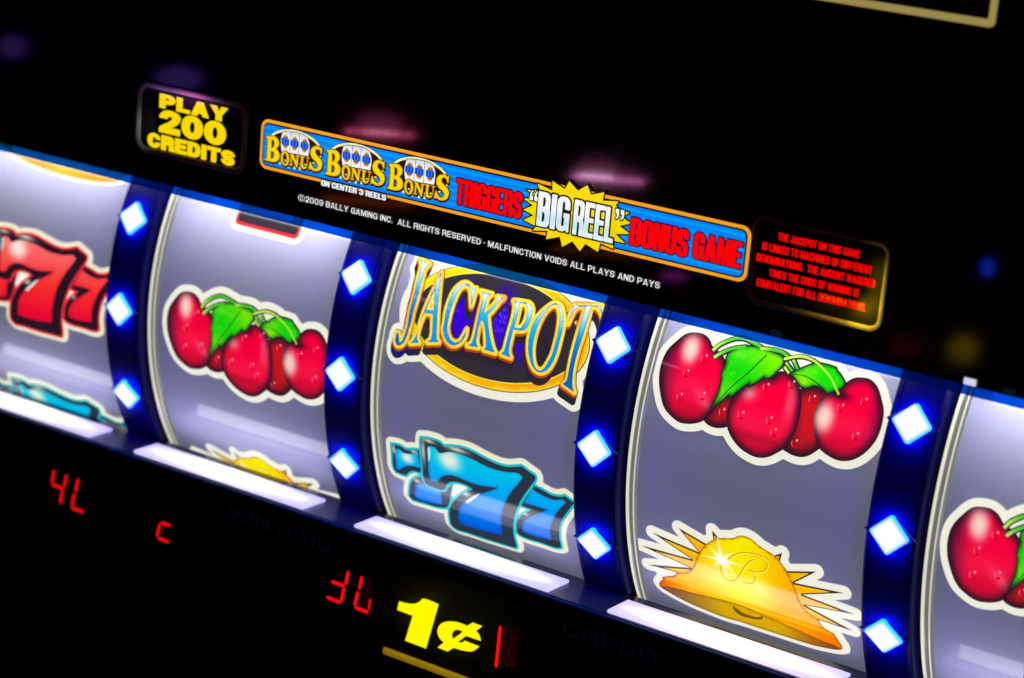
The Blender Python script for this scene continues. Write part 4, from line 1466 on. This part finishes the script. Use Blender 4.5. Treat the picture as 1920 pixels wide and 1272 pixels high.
# -- framed sign high on the right
org = (2.9, YG, 1.6)
tp = thing('framed_sign', 'corner of a black sign with a dim pale yellow frame, high up at the right', 'sign', org)
rr = rrect(1.8 * 500, 3.146 * 500, 1.468 * 500, 2.3 * 500, 8)
Art(GL, org).add([rr, rrect(1.8 * 500 + 10, 3.146 * 500 - 10, 1.468 * 500 + 10, 2.3 * 500 - 10, 3)], (158, 140, 78), PL2, 40).done('frame', tp)
Art(GL, org).add([rrect(1.8 * 500 + 10.5, 3.146 * 500 - 10.5, 1.468 * 500 + 10.5, 2.3 * 500 - 10.5, 3)], (2, 2, 3), PL1, 60).done('sign_face', tp)

# ================================================================== LOWER PANEL
TL = LW.tr


def on_low(px):
    q = TL([px])[0]
    return (q[0] / Z500, YL, q[1] / Z500)


def digit(label, segs, sc, ox, oy, w, window=None):
    pts = crop(ox, oy, sc, [p for s in segs for p in s[:2]])
    c = np.mean(pts, 0)
    org = on_low(tuple(c))
    d = thing('digit_display', label, 'digit', org, 'red seven segment digits')
    if window:
        b = Art(LW, org).add([TL(window)], (28, 0, 2), .002, 30)
        b.done('window', d)
    for s in segs:
        p = TL(crop(ox, oy, sc, s[:2]))
        ww = s[2] if len(s) > 2 else w
        t = (p[1] - p[0]) / np.linalg.norm(p[1] - p[0])
        n = np.array([-t[1], t[0]])
        h = ww / 2
        poly = np.array([p[0] - t * h * .7, p[0] + n * h * .8 + t * h * .3, p[1] + n * h * .8 - t * h * .3, p[1] + t * h * .7, p[1] - n * h * .8 - t * h * .3, p[0] - n * h * .8 + t * h * .3])
        Art(LW, org).add([poly], (255, 10, 8), .004, 20).done('segment', d, M_DIGIT)
    return d


c1 = (7.385, 80, 870)
digit('red figure 4 on the black panel at the far left', [((168, 100), (140, 250)), ((150, 285), (285, 335)), ((340, 160), (310, 310)), ((285, 360), (258, 540))], *c1, 7.2)
digit('red figure shaped like a broken L, right beside the 4', [((502, 215), (468, 370)), ((448, 420), (415, 585)), ((425, 612), (568, 662))], *c1, 7.2)
digit('red figure shaped like a small c, alone between the 4 and the WIN PAID caption', [((1660, 812), (1775, 852)), ((1635, 835), (1595, 990)), ((1612, 1025), (1752, 1078))], *c1, 7.0)
c2 = (10.6, 590, 1050)
digit('red figure like a backwards cut-off 3, left of the broken U', [((685, 235), (630, 480)), ((368, 432), (585, 508)), ((600, 552), (545, 815)), ((268, 742), (520, 838))], *c2, 7.6)
digit('red figure shaped like a broken U, just left of the yellow one cent mark', [((955, 340), (905, 565)), ((878, 640), (812, 895)), ((825, 942), (1070, 1035)), ((1122, 780), (1090, 985), 4.5)], *c2, 7.6, [(690, 1083), (698, 1085), (697, 1152), (676, 1145)])
c3 = (7.385, 700, 1100)
digit('tall red bar beside a dim red window, right of the cent mark', [((1768, 555), (1710, 1105))], *c3, 7.6, [(945, 1174), (975, 1186), (968, 1256), (935, 1244)])

ONE = [(370, 200), (420, 215), (520, 235), (600, 230), (650, 205), (690, 165), (720, 165), (915, 240), (740, 855), (450, 745), (555, 400), (340, 320)]
CENT = [(1075, 480), (1180, 490), (1310, 540), (1385, 495), (1520, 545), (1435, 610), (1480, 670), (1500, 750), (1295, 680), (1180, 765), (1240, 770), (1275, 745), (1480, 825), (1390, 890), (1270, 885), (1120, 845), (1040, 895), (900, 840),
        (985, 770), (920, 700), (895, 620), (920, 540), (990, 490)]
CENTH = [(1110, 720), (1100, 660), (1125, 610), (1180, 595), (1250, 620), (1180, 675)]
org = on_low((820, 1180))
cs_ = thing('denomination_sign', 'glowing yellow one cent mark with an amber bar beneath it', 'sign', org)
YC = (255, 250, 0)
fc = TL([(735, 1112), (940, 1240)])
Art(LW, org).add([rrect(fc[:, 0].min() - 90, fc[:, 0].max() + 80, -.99 * 500, -.56 * 500, 30)], (0, 0, 0), .0015, 40).done('sign_face', cs_, M_FACE)  # added matte plate that catches the halo and hides lamp reflections
Art(LW, org).add([spline(TL(crop(700, 1100, 7.385, ONE)), 3, 30)], YC, .004, 14).done('digit_one', cs_, M_GLOW)
Art(LW, org).add([spline(TL(crop(700, 1100, 7.385, CENT)), 3, 34), spline(TL(crop(700, 1100, 7.385, CENTH)), 3, 40)], YC, .004, 14).done('cent_mark', cs_, M_GLOW)
q = TL([(735, 1222), (905, 1284)]) / 500
tube_path('rim', [(q[0][0] - .03, YL - .004, q[0][1] - .004), (q[0][0] + .1, YL - .004, q[0][1] - .004), (q[1][0] + .02, YL - .004, q[0][1] - .004), (q[1][0] + .1, YL - .004, q[0][1] - .004)], .013, M_AMBER, cs_, org, False, 10, .5)
a = TL([(815, 1180)])[0] / 500
point_light('cent_halo', (a[0] - .10, YL - .06, a[1] + .02), (1, .86, 0), .16, .05)  # added lamps off the panel make the mark's halo
point_light('cent_halo', (a[0] + .06, YL - .06, a[1] - .03), (1, .86, 0), .10, .05)

for body, pl, pr, pt, pb, lab in (('WIN PAID', (431, 950), (622, 1035), (524.8, 979), (526.5, 1006), 'barely visible dark blue WIN PAID caption on the black panel'),
                                  ('CREDIT', (1058, 1170), (1243, 1240), (1058, 1164), (1061.5, 1190), 'barely visible dark blue CREDIT caption on the black panel')):
    q0, q1 = TL([pl])[0], TL([pr])[0]
    z1, z0 = TL([pt])[0][1], TL([pb])[0][1]
    org = on_low(pl)
    sh = text_shapes(body, q0[0], q1[0], z0, z1, 0, 'thin')
    o = Art(LW, org).add(flatcs(sh), (4, 4, 14), .002, 20).done('caption')
    o.location = V(*org)
    tag(o, lab, 'caption', 'dark captions on the lower panel')

# ================================================================== LAMPS OF THE ROOM MIRRORED IN THE GLASS, AND ADDED UNSEEN LAMPS BY THE SIGN RIMS


def mirrored(px, depth, w, h, color, radiance, shape='RECTANGLE', name='room_lamp'):
    """a room lamp in front of the glass whose mirror image in it is seen through the given point"""
    d = rays([px])[0]
    t = (YG + depth - CAM[1]) / d[1]
    q = CAM + d * t
    loc = (q[0], YG - depth, q[2])
    hit = CAM + d * ((YG - CAM[1]) / d[1])
    dist_ = float(np.linalg.norm(q - CAM))
    k = dist_ / FL
    return area_light(name, loc, tuple(hit), w * k, h * k, color, radiance * w * k * h * k * math.pi, shape)


for px, w, h, col, rad, shp, dep in (((712, 250), 128, 7, (1, .10, .30), 8, 'RECTANGLE', .9), ((712, 249), 60, 5, (1, .45, .62), 6, 'RECTANGLE', .9),
                                     ((1140, 336), 132, 8, (1, .26, .70), 9, 'RECTANGLE', .9), ((1118, 331), 60, 6, (1, .70, 1), 10, 'RECTANGLE', .9),
                                     ((712, 228), 84, 32, (.9, .10, .36), .7, 'ELLIPSE', 1.2), ((1122, 318), 84, 32, (.9, .12, .38), .7, 'ELLIPSE', 1.2),
                                     ((336, 148), 84, 40, (.26, .12, 1), .6, 'ELLIPSE', 1.2), ((24, 88), 46, 40, (.3, .14, 1), .5, 'ELLIPSE', 1.2),
                                     ((1852, 502), 28, 34, (.01, .05, .9), 2.2, 'ELLIPSE', .5), ((1806, 655), 50, 48, (.9, .62, .02), .6, 'ELLIPSE', 1.6),
                                     ((1700, 650), 60, 40, (.9, .05, .02), .15, 'ELLIPSE', 1.6), ((1262, 518), 44, 11, (.7, .06, .6), 2.0, 'RECTANGLE', 1.0),
                                     ((690, 378), 170, 12, (.9, .14, .01), 1.0, 'RECTANGLE', 1.0), ((1120, 472), 170, 12, (.8, .2, .02), .6, 'RECTANGLE', 1.0)):  # first here is an added streak for the banner lettering's reflection
    mirrored(px, dep, w, h, col, rad, shp)

g = lambda px, dy: (lambda q: (q[0], YG - dy, q[2]))(on_glass(px))


def added_rim_lamp(px, dx, dz, w, h, color, power):
    """an added, unseen slim lamp washing one stretch of a sign's raised rim"""
    q = on_glass(px)
    return area_light('added_rim_lamp', (q[0] + dx, YG - .045, q[2] + dz), (q[0], YG - .006, q[2]), w, h, color, power)


added_rim_lamp((345, 172), 0, -.035, .26, .012, (.45, .20, 1), .045)
added_rim_lamp((362, 176), 0, -.032, .10, .012, (1, .14, .55), .040)
added_rim_lamp((266, 235), .030, 0, .010, .08, (.95, 1, .9), .010)
added_rim_lamp((1650, 545), -.03, 0, .012, .12, (1, .66, .02), .06)
added_rim_lamp((1630, 604), -.03, .03, .05, .05, (1, .66, .02), .11)
added_rim_lamp((1570, 590), 0, .03, .15, .012, (1, .52, .02), .035)
# small squares painted for room reflections along the lower rim of the glass
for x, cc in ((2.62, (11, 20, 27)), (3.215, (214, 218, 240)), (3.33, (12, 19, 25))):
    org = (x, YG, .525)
    nm = Art(GL, org).add([rrect(x * 500 - 9, x * 500 + 9, 257.5, 267, 1.5)], cc, PL2, 20).done('painted_reflection')
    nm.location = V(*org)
    tag(nm, 'bright white square painted as a reflection on the glass rim at the upper right of the last divider' if cc[0] > 200 else 'dim square painted as a reflection on the glass rim at the right', 'painted reflection', 'painted reflections along the glass rim')
